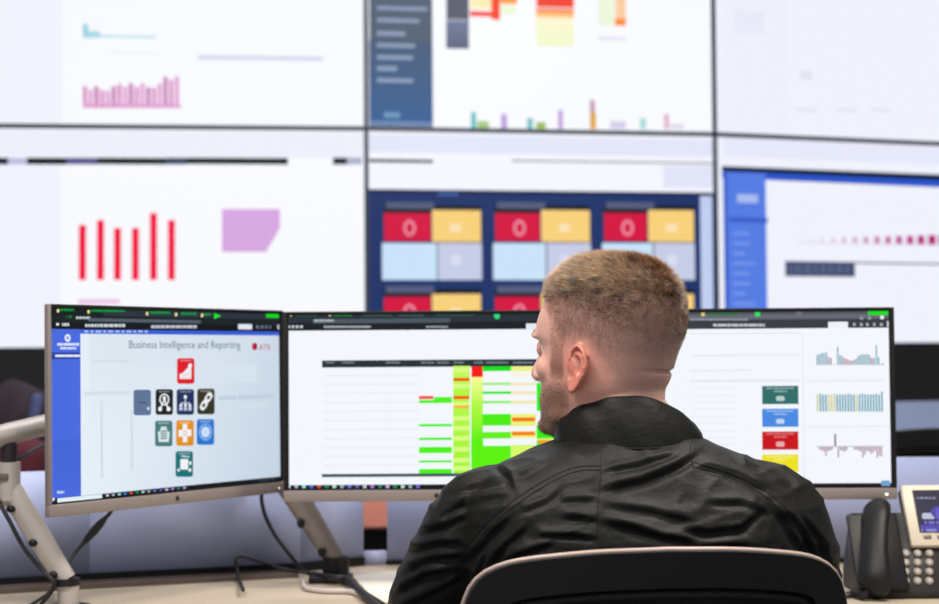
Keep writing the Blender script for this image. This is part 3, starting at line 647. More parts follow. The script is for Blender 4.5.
# ------------------------------------------------------------ task chairs
def chair(name, X, Yb, ztop, W, label, group, m_shell, m_rim, yaw=0.0, pad=None):
    """back faces the camera (-y); the sitter faces +y. Yb plan depth of the back, ztop top of backrest"""
    root = empty(name, (X, Yb + 0.28, 0), label, 'chair', group)
    hgt = 0.50; zc = ztop - hgt / 2; hw = W / 2
    half = [(0, 0), (.3, .002), (.5, .006), (.7, .0125), (.82, .021), (.91, .035), (.965, .058), (1, .10), (1.0, .18), (.97, .28), (.93, .38), (.90, .44), (.80, .485), (.62, .498), (.3, .5), (0, .5)]
    loop = [(x, -z) for x, z in half] + [(-x, -z) for x, z in half[-2:0:-1]]
    loop = [Vector((x * hw, z, 0)) for x, z in loop]; cl_ = catmull(loop + [loop[0]], 6)[:-1]
    cum = [0]
    for p0, p1 in zip(cl_, cl_[1:] + cl_[:1]): cum.append(cum[-1] + (p1 - p0).length)
    cs_, sn_ = math.cos(yaw), math.sin(yaw)
    def turn(x, y, z): return Vector((X + x * cs_ - y * sn_, Yb + x * sn_ + y * cs_, z))
    def depth(x, zz): x = x / hw; return 0.055 * x * x - 0.10 * ((zz - zc) / hgt) ** 2
    n = 128
    def outline2(s_, k):
        t = (k % n) / n * cum[-1]; i = max(j for j in range(len(cl_)) if cum[j] <= t + 1e-9); f = (t - cum[i]) / (cum[i + 1] - cum[i])
        p = cl_[i].lerp(cl_[(i + 1) % len(cl_)], f); q0, q1 = cl_[i - 2], cl_[(i + 3) % len(cl_)]
        tg = (q1 - q0).normalized(); p = p + Vector((tg.y, -tg.x, 0)) * s_
        return p.x, ztop + p.y
    def outline(s, t, dy=0.0):
        x, z = outline2(s, round(t * n)); return turn(x, depth(x, z) + dy, z)
    # outer shell frame: thick black band, with a pale rim bead along its outer edge
    def band(name_, s0, s1, y0, y1, m):
        b = MB(); A = []
        for (s, yo) in ((s0, y0), (s0, y1), (s1, y1), (s1, y0)):
            A.append([outline(s, k / n, yo) for k in range(n)])
        A.append(A[0]); R_ = [[b.bm.verts.new(p) for p in ring] for ring in A[:4]]; R_.append(R_[0])
        for i in range(4):
            for k in range(n): b.bm.faces.new((R_[i][k], R_[i][(k + 1) % n], R_[i + 1][(k + 1) % n], R_[i + 1][k]))
        return b.build(name_, m, root, True, 50)
    band('back_frame', 0.001, 0.042, -0.008, 0.016, m_shell)
    rp = [outline(0.0, k / n, 0.004) for k in range(n)]; rp.append(rp[0])
    MB().tube(rp, .0030, 10, False).build('rim', m_rim, root)
    # mesh panel
    b = MB(); g = 20; V_ = {}
    for i in range(g + 1):
        for k in range(n):
            x, z = outline2(0.040, k); f = 1 - i / g * 0.97
            xx = x * f; zz = zc + (z - zc) * f
            V_[(i, k)] = b.bm.verts.new(turn(xx, depth(xx, zz) + 0.004 + 0.014 * math.sin(PI * min(1, i / 6) / 2), zz))
    for i in range(g):
        for k in range(n): b.bm.faces.new((V_[(i, k)], V_[(i, (k + 1) % n)], V_[(i + 1, (k + 1) % n)], V_[(i + 1, k)]))
    b.build('back_panel', pad or m_shell, root, True, 80)
    # inner raised contour
    rp = [outline(0.051, k / n, 0.004) for k in range(n)]; rp.append(rp[0])
    MB().tube(rp, (.006), 10, False).build('inner_rib', m_shell, root)
    MB().tube([(X, Yb - .012, zc - .04), (X, Yb - 0.05, zc - 0.2), (X, Yb + 0.02, 0.42), (X, Yb + .2, .40)], [(.035, .014), (.035, .016), (.03, .016), (.03, .016)], 14, upv=(1, 0, 0)).build('spine', m_shell, root)
    st = MB(); rings = []
    for z_, sc_ in ((0.43, .90), (0.445, 1.0), (0.475, 1.0), (0.492, .94), (0.497, .8)):
        ring = []
        for k in range(48):
            a = 2 * PI * k / 48; ca, sa = math.cos(a), math.sin(a)
            ring.append((X + .24 * sc_ * math.copysign(abs(ca) ** .6, ca), Yb + .30 + .23 * sc_ * math.copysign(abs(sa) ** .6, sa), z_))
        rings.append(ring)
    st.loft(rings).build('seat', m_shell, root)
    MB().cyl((X, Yb + .28, .10), (X, Yb + .28, .43), .026, 20).build('gas_column', M_black, root)
    for k in range(5):
        a = 2 * PI * k / 5 + .3; ex = X + .29 * math.cos(a); ey = Yb + .28 + .29 * math.sin(a)
        MB().tube([(X, Yb + .28, .11), (ex, ey, .075)], [(.03, .02), (.018, .014)], 10).build('foot', M_black, root)
        cs = MB().cyl((ex - .012 * math.sin(a), ey + .012 * math.cos(a), .028), (ex + .012 * math.sin(a), ey - .012 * math.cos(a), .028), .027, 18)
        cs.cyl((ex, ey, .03), (ex, ey, .08), .007, 8); cs.build('caster', M_black, root)
    return root
M_shell = mat('black_chair_mesh', (0.009, 0.009, 0.0095), 0.55, bump=0.25, bscale=900, spec=.3)
M_rim = mat('taupe_rim_plastic', lin((188, 168, 158)), 0.3)
M_terra = mat('terracotta_fabric', lin((232, 150, 132)), 0.8, bump=0.3)
chair('task_chair', 0.2155, 1.69, 0.9245, 0.455, 'black task chair with pale rim, in front of the camera behind the man', 'task chairs', M_shell, M_rim, yaw=0.10)
chair('task_chair', 1.16, 3.62, 0.958, 0.50, 'dark task chair beyond the lilac screen, right of the right monitor', 'task chairs', M_shell, M_shell)
chT = chair('task_chair', -0.215, 3.35, 0.93, 0.44, 'terracotta backed task chair seen through the gap in the lilac screen', 'task chairs', M_black, M_black)
MB().box((-0.215, 3.318, 0.845), (0.40, 0.03, 0.17), None, 0.012, 4).build('upper_pad', M_terra, chT)
chair('task_chair', -1.12, 3.70, 0.99, 0.50, 'dark task chair beyond the lilac screen at the far left', 'task chairs', M_shell, M_shell)
# blurred belongings on the far left chair
M_mauve = mat('mauve_cloth', lin((52, 42, 52)), 0.9, bump=0.5, bscale=40)
M_blue = mat('dusty_blue_cloth', lin((74, 84, 128)), 0.8, bump=0.3)
M_red = mat('maroon_cloth', lin((88, 24, 40)), 0.8, bump=0.3)
jk = MB(); rings = []
for i in range(22):
    t = i / 21; x = -1.30 + 0.36 * t; ztop = 1.075 - 0.02 * math.sin(t * 9) - 0.11 * (1 - min(1, t / .55)) ; ring = []
    for k in range(24):
        a = 2 * PI * k / 24; ring.append((x, 3.60 + (.045 + .012 * math.sin(i * 1.3 + k)) * math.cos(a), ztop - .17 + .17 * math.sin(a)))
    rings.append(ring)
tag(jk.loft(rings).build('draped_coat', M_mauve), 'mauve grey coat draped over the far left chair', 'coat')
tag(MB().box((-1.02, 3.51, 1.0), (.026, .03, .12), Matrix.Rotation(.15, 3, 'Y'), .012, 3).build('scarf', M_blue), 'dusty blue scarf beside the mauve coat at far left', 'scarf')
tag(MB().box((-1.06, 3.42, .90), (.18, .09, .14), Matrix.Rotation(.2, 3, 'Y'), .03, 4).build('maroon_bag', M_red), 'maroon bag below the pale monitor arm at far left', 'bag')
# ------------------------------------------------------------ the man
def tmp_from(bm_or_mb, name='tmp'):
    bm = bm_or_mb.bm if isinstance(bm_or_mb, MB) else bm_or_mb
    bmesh.ops.recalc_face_normals(bm, faces=bm.faces)
    me = bpy.data.meshes.new(name); bm.to_mesh(me); bm.free()
    return me
def apply_mods(me, mods):
    ob = bpy.data.objects.new('tmp', me); COL.objects.link(ob)
    for typ, kw in mods:
        m = ob.modifiers.new(typ, typ)
        for k, v_ in kw.items(): setattr(m, k, v_)
    out = bpy.data.meshes.new_from_object(ob.evaluated_get(bpy.context.evaluated_depsgraph_get()))
    bpy.data.objects.remove(ob); return out
def co_of(me):
    a = np.empty(len(me.vertices) * 3); me.vertices.foreach_get('co', a); return a.reshape(-1, 3)
def nor_of(me):
    a = np.empty(len(me.vertices) * 3); me.vertices.foreach_get('normal', a); return a.reshape(-1, 3)
def set_co(me, a): me.vertices.foreach_set('co', a.ravel()); me.update()
def sstep(a, b, x): t = np.clip((x - a) / (b - a), 0, 1); return t * t * (3 - 2 * t)
def gauss(p, c, s): return np.exp(-0.5 * (((p - np.array(c)) / np.array(s)) ** 2).sum(axis=1))

YAW = math.radians(53); HS = 1.0
HC = at(605.5, 366, 1.90)
HR = Matrix.Rotation(YAW, 3, 'Z') @ Matrix.Rotation(math.radians(4), 3, 'X')
HM = Matrix.Translation(HC) @ HR.to_4x4() @ Matrix.Scale(0.001 * HS, 4)
HMi = HM.inverted()
HMn = np.array(HM); HMin = np.array(HMi)
def to_local(a): return a @ HMin[:3, :3].T + HMin[:3, 3]
def to_world(a): return a @ HMn[:3, :3].T + HMn[:3, 3]

# skull and face, in millimetres about the ear canal: z, front, back, half width
T = np.array([(139.5, 8, -32, 10), (136.5, 32, -50, 32), (130, 50, -66, 46), (120, 62, -79, 57), (105, 74, -90, 66), (88, 83, -97, 71.5), (70, 88, -101, 74.5), (52, 95, -101, 76), (36, 96, -98, 75.5),
              (20, 88, -92, 74), (5, 86, -88, 72.5), (-12, 87, -84, 70), (-28, 86, -76, 67.5), (-44, 86, -62, 64), (-58, 85, -46, 60), (-72, 84, -26, 54), (-84, 80, -4, 45), (-93, 70, 18, 32), (-98, 56, 34, 14)], float)[::-1]
mbh = MB(); rings = []
for z in np.concatenate([np.linspace(-98, -80, 7), np.linspace(-76, 120, 40), np.linspace(123, 139.5, 9)]):
    yf, yb, hw = (np.interp(z, T[:, 0], T[:, j]) for j in (1, 2, 3)); ring = []
    cyo = 0.0 if z > 60 else 0.0
    for k in range(72):
        a = 2 * PI * k / 72; ca, sa = math.cos(a), math.sin(a)
        n_ = 2.25 if z < 90 else 2.1
        x = hw * math.copysign(abs(sa) ** (2 / n_), sa)
        mid = (yf + yb) / 2; 
        y = mid + (yf - mid) * math.copysign(abs(ca) ** (2 / n_), ca)
        # narrower toward the face, widest behind the ears
        tt = (y - mid) / max(1, (yf - mid)); x *= 1 - (0.16 if z < 25 else 0.10) * max(0, tt) ** 1.5 * (1 if z < 80 else .4) - 0.05 * max(0, -tt) ** 2
        ring.append(HM @ Vector((x, y, z)))
    rings.append(ring)
mbh.loft(rings)
def hl(x, y, z): return HM @ Vector((x, y, z))
def he(c, r, rx=0, ry=0, rz=0):
    mbh.ell(hl(*c), [q * 0.001 * HS for q in r], HR @ Matrix.Rotation(math.radians(rz), 3, 'Z') @ Matrix.Rotation(math.radians(ry), 3, 'Y') @ Matrix.Rotation(math.radians(rx), 3, 'X'))
def ht(pts, r, n=16): mbh.tube([hl(*p) for p in pts], [q * 0.001 * HS for q in r], n)
ht([(0, 86, 26), (0, 93, 12), (0, 99, -4), (0, 104, -14)], [7, 7, 8, 9.5])           # nose bridge
he((0, 104, -17), (9.5, 9.5, 8.5)); he((10, 95, -20), (6.8, 9, 6.5)); he((-10, 95, -20), (6.8, 9, 6.5)); he((0, 97, -23), (9, 11, 5))
for s_ in (-1, 1):
    he((s_ * 26, 80, 35), (23, 12, 8), ry=s_ * 6)        # brow ridge
    he((s_ * 36, 58, -6), (24, 19, 20))       # cheekbone
    he((s_ * 31, 69, 17), (16, 9, 12))        # socket floor
    he((s_ * 22, 72, -14), (14, 10, 18)); he((s_ * 36, 50, -32), (18, 17, 22)); he((s_ * 14, 84, 2), (8, 10, 16))      # cheek pads, side of the nose
    he((s_ * 50, 22, -60), (12, 28, 13), rx=-16)      # jaw angle
he((0, 84, -46), (22, 9, 5.5)); he((0, 83, -55), (20, 9, 6.5)); he((0, 80, -82), (20, 14, 13))
# neck
neck_pts = [(0, -16, 20), (0, -21, -20), (0, -23, -60), (0, -28, -95), (0, -36, -150)]
mbh.tube([hl(*p) for p in neck_pts], [(.056, .056), (.058, .058), (.058, .058), (.060, .061), (.068, .072)], 32, upv=HR @ Vector((0, 1, 0)))
he((0, -66, -52), (44, 22, 17)); he((0, -62, -84), (46, 24, 16))    # nape rolls either side of the crease
# ears
def ear(s_):
    NR, NT = 14, 44; top = {}; bot = {}
    base = Vector((s_ * 73, 4, -4)); fl = math.radians(15)
    ex = Vector((s_ * math.sin(fl), -math.cos(fl), 0)); ez = Vector((0, -0.13, 0.99)).normalized(); en = ez.cross(ex) * (1 if s_ > 0 else -1)   # ear plane; en points outward/forward
    if en.x * s_ < 0: en = -en
    def R(a):      # a=0 rear, 90 up, 180 front, 270 down
        c, s2 = math.cos(a), math.sin(a)
        rx = 22 if c > 0 else 12
        rz = 33 if s2 > 0 else 30
        if s2 < 0 and c > 0: rx = 22 - 8 * s2 * s2
        return 1 / math.sqrt((c / rx) ** 2 + (s2 / rz) ** 2)
    def H(r, a):
        c, s2 = math.cos(a), math.sin(a); rear = sstep(-0.9, -0.2, c + (0.55 if s2 > 0 else 0))
        lobe = sstep(-0.55, -0.95, s2)
        h = 6.8 * math.exp(-((r - .90) / .10) ** 2) * float(rear) * (1 - .7 * float(lobe))
        h += 5.0 * math.exp(-((r - .60) / .11) ** 2) * float(sstep(-.6, .2, c)) * (1 - float(lobe))
        h -= 10.5 * math.exp(-(r / .40) ** 2) * (1 - float(lobe))
        h += 2.2 * float(lobe) * math.exp(-((r - .75) / .25) ** 2)
        h += 4.0 * math.exp(-((r - .62) / .18) ** 2) * float(sstep(.75, 1.0, -c))     # tragus
        h -= 2.5 * math.exp(-((r - .76) / .06) ** 2) * float(rear) * (1 - float(lobe))
        return h
    bm = mbh.bm
    def P(r, a, off):
        q = R(a) * r; x = q * math.cos(a); z = q * math.sin(a)
        return HM @ (base + ex * (x + 9) + ez * z + en * (H(r, a) + off + 0.006 * (x + 9) ** 2 * 0))
    for i in range(1, NR + 1):
        for k in range(NT):
            a = 2 * PI * k / NT; r = i / NR
            top[(i, k)] = bm.verts.new(P(r, a, 1.6 if i < NR else .4)); bot[(i, k)] = bm.verts.new(P(r, a, -3.4 if i < NR else -2.2))
    ct = bm.verts.new(P(0.001, 0, 1.6)); cb = bm.verts.new(P(0.001, 0, -3.4))
    for k in range(NT):
        k2 = (k + 1) % NT
        bm.faces.new((ct, top[(1, k)], top[(1, k2)])); bm.faces.new((cb, bot[(1, k2)], bot[(1, k)]))
        for i in range(1, NR):
            bm.faces.new((top[(i, k)], top[(i + 1, k)], top[(i + 1, k2)], top[(i, k2)])); bm.faces.new((bot[(i, k)], bot[(i, k2)], bot[(i + 1, k2)], bot[(i + 1, k)]))
        bm.faces.new((top[(NR, k)], bot[(NR, k)], bot[(NR, k2)], top[(NR, k2)]))
    he((s_ * 71, 0, -2), (7, 9, 20))
ear(-1); ear(1)
head = apply_mods(tmp_from(mbh), [('REMESH', dict(mode='VOXEL', voxel_size=0.0019)), ('SMOOTH', dict(factor=0.5, iterations=3))])
# sculpted detail
head.update(); bmf = bmesh.new(); bmf.from_mesh(head); Lh = to_local(co_of(head)); bmf.verts.ensure_lookup_table()
sel = [bmf.verts[i] for i in np.nonzero((Lh[:, 1] > 18) & (np.abs(Lh[:, 0]) < 76) & (Lh[:, 2] < 60))[0]]
for _ in range(22): bmesh.ops.smooth_vert(bmf, verts=sel, factor=.5, use_axis_x=True, use_axis_y=True, use_axis_z=True)
bmf.to_mesh(head); bmf.free()
P_ = co_of(head); L_ = to_local(P_); N_ = nor_of(head); d_ = np.zeros(len(P_))
for s_ in (-1, 1):
    d_ += -2.5 * gauss(L_, (s_ * 20, 90, 20), (9, 14, 8)); d_ += -1.5 * gauss(L_, (s_ * 46, 66, 18), (9, 14, 9)); d_ += -3.5 * gauss(L_, (s_ * 32, 82, 18), (11, 14, 7))
    d_ += -3.0 * gauss(L_, (s_ * 62, 38, 40), (14, 22, 18))       # temples
    d_ += -1.5 * gauss(L_, (s_ * 26, 92, -40), (9, 14, 14))
d_ += -3.5 * gauss(L_, (0, 92, -66), (24, 14, 5)); d_ += -2.0 * gauss(L_, (0, 96, -50.5), (24, 10, 1.6)); d_ += -2.5 * gauss(L_, (0, 92, 31), (12, 10, 7))
# nape crease running round the right rear of the neck
cre = np.exp(-((L_[:, 2] + 2 + 0.02 * (L_[:, 0] - 30)) / 2.6) ** 2) * sstep(-45, -70, L_[:, 1]) * sstep(-50, 5, L_[:, 0])
P_ = P_ + N_ * ((d_ - 3.8 * cre) * 0.001)[:, None]; set_co(head, P_)

# body under the clothes (coarser), then one boolean union with the head
mbb = MB()
def ring_xy(cx, cy, z, rx, ry, n=40, e=2.3, tilt=0.0):
    out = []
    for k in range(n):
        a = 2 * PI * k / n; ca, sa = math.cos(a), math.sin(a)
        x = rx * math.copysign(abs(ca) ** (2 / e), ca); y = ry * math.copysign(abs(sa) ** (2 / e), sa)
        out.append((cx + x, cy + y, z + tilt * y))
    return out
nb = hl(0, -30, -105)
mbb.loft([ring_xy(*q) for q in ((.195, 1.95, .505, .12, .08), (.195, 1.94, .53, .165, .11), (.195, 1.93, .62, .165, .11), (.195, 1.91, .75, .155, .105), (.195, 1.895, .87, .17, .11), (.195, 1.89, .945, .175, .10), (.195, 1.89, .985, .13, .08), (.195, 1.895, 1.01, .075, .064), (nb.x, nb.y, nb.z, .052, .052))])
SHL, ELL, WRL = Vector((.03, 1.895, .945)), Vector((-.045, 1.985, .795)), Vector((.045, 2.215, .778))
SHR, ELR, WRR = Vector((.37, 1.895, .94)), Vector((.425, 1.99, .795)), Vector((.335, 2.235, .778))
for S, E, W_ in ((SHL, ELL, WRL), (SHR, ELR, WRR)):
    mbb.tube([S.lerp(Vector((.195, 1.89, .95)), .5), S, Vector((-.016, 1.912, .885)) if S is SHL else Vector((.402, 1.915, .885)), Vector((-.044, 1.957, .825)) if S is SHL else Vector((.416, 1.957, .825)), E, E.lerp(W_, .35), W_], [.044, .044, .042, .040, .037, .036, .025], 18)
    f = (W_ - E).normalized(); f.z = 0; f.normalize(); sd = Vector((f.y, -f.x, 0)); inn = 1 if S is SHL else -1     # thumb side
    upz = Vector((0, 0, 1)); pc = W_ + f * .045 + upz * -.008
    Rm = Matrix((sd, f, upz)).transposed()
    mbb.ell(pc, (.041, .052, .0145), Rm); mbb.tube([W_ - f * .01, W_ + f * .02 - upz * .003], [(.021, .028), (.016, .032)], 14)
    for j, (o, ln, a_) in enumerate(((.030, .070, .09), (.010, .078, .03), (-.011, .073, -.03), (-.031, .058, -.10))):
        b0 = pc + sd * (o * inn) + f * .038; dr = (f + sd * (a_ * inn)).normalized()
        mbb.tube(catmull([b0, b0 + dr * ln * .42 + upz * .006, b0 + dr * ln * .75 + upz * .0, b0 + dr * ln - upz * .010], 4), [.0092 - .0002 * q for q in range(13)], 12); mbb.ell(b0 + dr * ln - upz * .010, (.0072,) * 3, None, 10, 8)
    tb = pc + sd * (.028 * inn) - f * .018; td = (f * .75 + sd * (.66 * inn)).normalized()
    mbb.tube(catmull([tb, tb + td * .03 - upz * .001, tb + td * .052 - upz * .003, tb + (td * .5 + f * .5) * .07 - upz * .004], 4), [.0125 - .0003 * q for q in range(13)], 12)
for s_, hx, kx in ((-1, .115, .075), (1, .275, .325)):
    K_ = Vector((kx, 2.37, .565)); A_ = Vector((kx, 2.44, .10))
    mbb.tube([Vector((hx, 1.92, .58)), Vector((hx, 2.05, .58)).lerp(K_, .3), K_, K_ + Vector((0, .03, -.05)), K_.lerp(A_, .4), A_, A_ - Vector((0, 0, .055))], [.075, .073, .056, .053, .05, .034, .036], 20)
    mbb.tube([A_ + Vector((0, -.02, -.06)), A_ + Vector((0, .06, -.065)), A_ + Vector((0, .16, -.075))], [(.03, .035), (.028, .04), (.018, .036)], 14)
bodyc = apply_mods(tmp_from(mbb), [('REMESH', dict(mode='VOXEL', voxel_size=0.0036)), ('SMOOTH', dict(factor=0.5, iterations=2))])
hob = bpy.data.objects.new('tmp_head', head); bob = bpy.data.objects.new('tmp_body', bodyc); COL.objects.link(hob); COL.objects.link(bob)
bo = hob.modifiers.new('b', 'BOOLEAN'); bo.operation = 'UNION'; bo.object = bob; bo.solver = 'EXACT'
body_me = bpy.data.meshes.new_from_object(hob.evaluated_get(bpy.context.evaluated_depsgraph_get())); body_me.name = 'body'
bpy.data.objects.remove(hob); bpy.data.objects.remove(bob)

# skin colour painted per vertex: natural redness, lips, cropped hair and beard shadow
P_ = co_of(body_me); L_ = to_local(P_); Nn = nor_of(body_me)
x_, y_, z_ = L_[:, 0], L_[:, 1], L_[:, 2]; ax = np.abs(x_)
ishead = (sstep(-140, -110, z_) * (np.abs(x_) < 110) * (np.abs(y_) < 130))
base = np.tile(np.array(lin((244, 192, 174))), (len(P_), 1))
def mixc(msk, col):
    global base
    base = base * (1 - msk[:, None]) + np.array(lin(col))[None, :] * msk[:, None]
earm = (ax > 77) * (y_ < 18) * (y_ > -50) * (z_ > -45) * (z_ < 40) * ishead
nz = np.array([noise.noise(Vector(p) * 0.05) for p in L_[:: max(1, 1)]]) if len(L_) < 400000 else np.zeros(len(L_))
mixc(np.clip(ishead * .45 * gauss(L_, (-70, 5, 5), (20, 40, 30)) + ishead * .3 * gauss(L_, (-60, -30, -60), (30, 40, 30)), 0, 1), (222, 120, 100))
mixc(np.clip(earm * 0.6, 0, 1), (216, 116, 96))
mixc(np.clip(ishead * gauss(L_, (0, 94, -51), (20, 12, 7)) * .8, 0, 1), (190, 100, 95))
# scalp masks
def hair_masks(x, y, z):
    ax = np.abs(x)
    front = sstep(70, 84, z + 0.0 * y) + sstep(0, 1, -y / 25 + (z - 40) / 30)
    hl_z = np.where(y > 55, 92 - 0 * y, np.where(y > 15, 30 + (y - 15) * 1.1, np.where(y > -18, 34, 34 - (-18 - y) * 1.25)))
    hl_z = np.where(y > 55, 74 + (y - 55) * .95, hl_z)
    hl_z = np.maximum(hl_z, -32)
    full = sstep(-16, 14, z - hl_z)
    burn = sstep(14, 22, y) * sstep(48, 38, y) * sstep(-30, 0, z) * sstep(60, 40, z) * (ax > 45)     # sideburn
    return np.clip(full, 0, 1), np.clip(burn, 0, 1)
full, burn = hair_masks(x_, y_, z_)
beard = sstep(-12, -40, z_) * sstep(2, 22, y_) * (1 - gauss(L_, (0, 95, -51), (20, 14, 9))) * sstep(-125, -95, z_) * (1 - sstep(-58, -44, z_) * sstep(60, 76, y_) * .3) * (1 - gauss(L_, (-36, 78, -28), (16, 16, 12)))
beard = np.clip(np.maximum(beard, burn * sstep(30, -10, z_)), 0, 1)
noear = 1 - np.clip((ax > 77) * (y_ < 18) * (z_ < 36) * (z_ > -45), 0, 1)
fadeup = sstep(-35, 75, z_)
mixc(ishead * full * noear * (0.30 + 0.30 * fadeup) * (1 - .75 * sstep(5, 60, y_)) , (112, 82, 80))
mixc(ishead * burn * .15, (128, 90, 72))
mixc(ishead * beard * .68, (104, 70, 56))
mixc(ishead * full * sstep(78, 100, z_) * .8, (112, 86, 62))
mot = 1 + 0.06 * nz
base = np.clip(base * mot[:, None], 0, 1)
ca = body_me.color_attributes.new('tint', 'FLOAT_COLOR', 'POINT')
ca.data.foreach_set('color', np.concatenate([base, np.ones((len(base), 1))], axis=1).astype(np.float32).ravel())
def attr_mat(name, attr, rough, sss=0.0, bump=0.0, bscale=900, spec=.5, noise_var=0.1):
    m = bpy.data.materials.new(name); m.use_nodes = True; N = m.node_tree.nodes; L = m.node_tree.links; b = N['Principled BSDF']
    a = N.new('ShaderNodeAttribute'); a.attribute_name = attr; tc = N.new('ShaderNodeTexCoord'); no = N.new('ShaderNodeTexNoise'); no.inputs['Scale'].default_value = 220; no.inputs['Detail'].default_value = 4
    L.new(tc.outputs['Object'], no.inputs['Vector']); mr = N.new('ShaderNodeMapRange'); mr.inputs[3].default_value = 1 - noise_var; mr.inputs[4].default_value = 1 + noise_var; L.new(no.outputs['Fac'], mr.inputs[0])
    vm = N.new('ShaderNodeVectorMath'); vm.operation = 'SCALE'; L.new(a.outputs['Color'], vm.inputs[0]); L.new(mr.outputs[0], vm.inputs['Scale']); L.new(vm.outputs[0], b.inputs['Base Color'])
    b.inputs['Roughness'].default_value = rough; b.inputs['Specular IOR Level'].default_value = spec
    if sss: b.inputs['Subsurface Weight'].default_value = sss; b.inputs['Subsurface Radius'].default_value = (1, .35, .2); b.inputs['Subsurface Scale'].default_value = .006
    if bump:
        n2 = N.new('ShaderNodeTexNoise'); n2.inputs['Scale'].default_value = bscale; L.new(tc.outputs['Object'], n2.inputs['Vector']); bp = N.new('ShaderNodeBump'); bp.inputs['Strength'].default_value = bump; bp.inputs['Distance'].default_value = .001
        L.new(n2.outputs['Fac'], bp.inputs['Height']); L.new(bp.outputs[0], b.inputs['Normal'])
    return m
M_skin = attr_mat('skin', 'tint', .48, .25, .25)
M_hair = attr_mat('short_hair', 'tint', .45, 0, 0, spec=.6, noise_var=.15)
man = empty('person', (.195, 1.95, 0), 'man with cropped hair in a black jacket, seated, looking left at the monitors', 'person')
body = link_mesh('body', body_me, M_skin, man)
# eyes
M_lid = mat('eyelid_skin', lin((222, 160, 142)), .5, 0, .05)
for s_ in (-1, 1):
    e = MB().ell(hl(s_ * 31, 69.5, 18), (.0122,) * 3, None, 24, 16).build('eye', mat('eye_white', (.8, .78, .75), .15), man)
    MB().ell(hl(s_ * 31, 79.9, 18), (.0058, .0027, .0058), HR, 20, 10).build('iris', mat('eye_iris', (.06, .12, .16), .1), e); MB().ell(hl(s_ * 31, 81.6, 18), (.0024, .0013, .0024), HR, 14, 8).build('pupil', mat('eye_pupil', (.004, .004, .004), .1), e)
    for sg in (1, -1):
        ld = MB(); A_, B_ = [], []
        for i in range(21):
            az = math.radians(-84 + 168 * i / 20); e0 = math.radians((17 if sg > 0 else 12) * math.cos(az * 90 / 84 * 1.25 if abs(az) * 90 / 84 * 1.25 < PI / 2 else PI / 2) - 1.5); ra, rb = [], []
            for j in range(7):
                el = (e0 + (math.radians(72) - e0) * j / 6) * sg
                dv = Vector((math.sin(az) * math.cos(el), math.cos(az) * math.cos(el), math.sin(el)))
                ra.append(ld.bm.verts.new(hl(*(Vector((s_ * 31, 69.5, 18)) + dv * 13.6)))); rb.append(ld.bm.verts.new(hl(*(Vector((s_ * 31, 69.5, 18)) + dv * 12.1))))
            A_.append(ra); B_.append(rb)
        for i in range(20):
            for j in range(6):
                ld.bm.faces.new((A_[i][j], A_[i + 1][j], A_[i + 1][j + 1], A_[i][j + 1])); ld.bm.faces.new((B_[i][j], B_[i][j + 1], B_[i + 1][j + 1], B_[i + 1][j]))
            ld.bm.faces.new((A_[i][0], B_[i][0], B_[i + 1][0], A_[i + 1][0])); ld.bm.faces.new((A_[i][6], A_[i + 1][6], B_[i + 1][6], B_[i][6]))
        ld.build('eyelid', M_lid, man, True, 80)
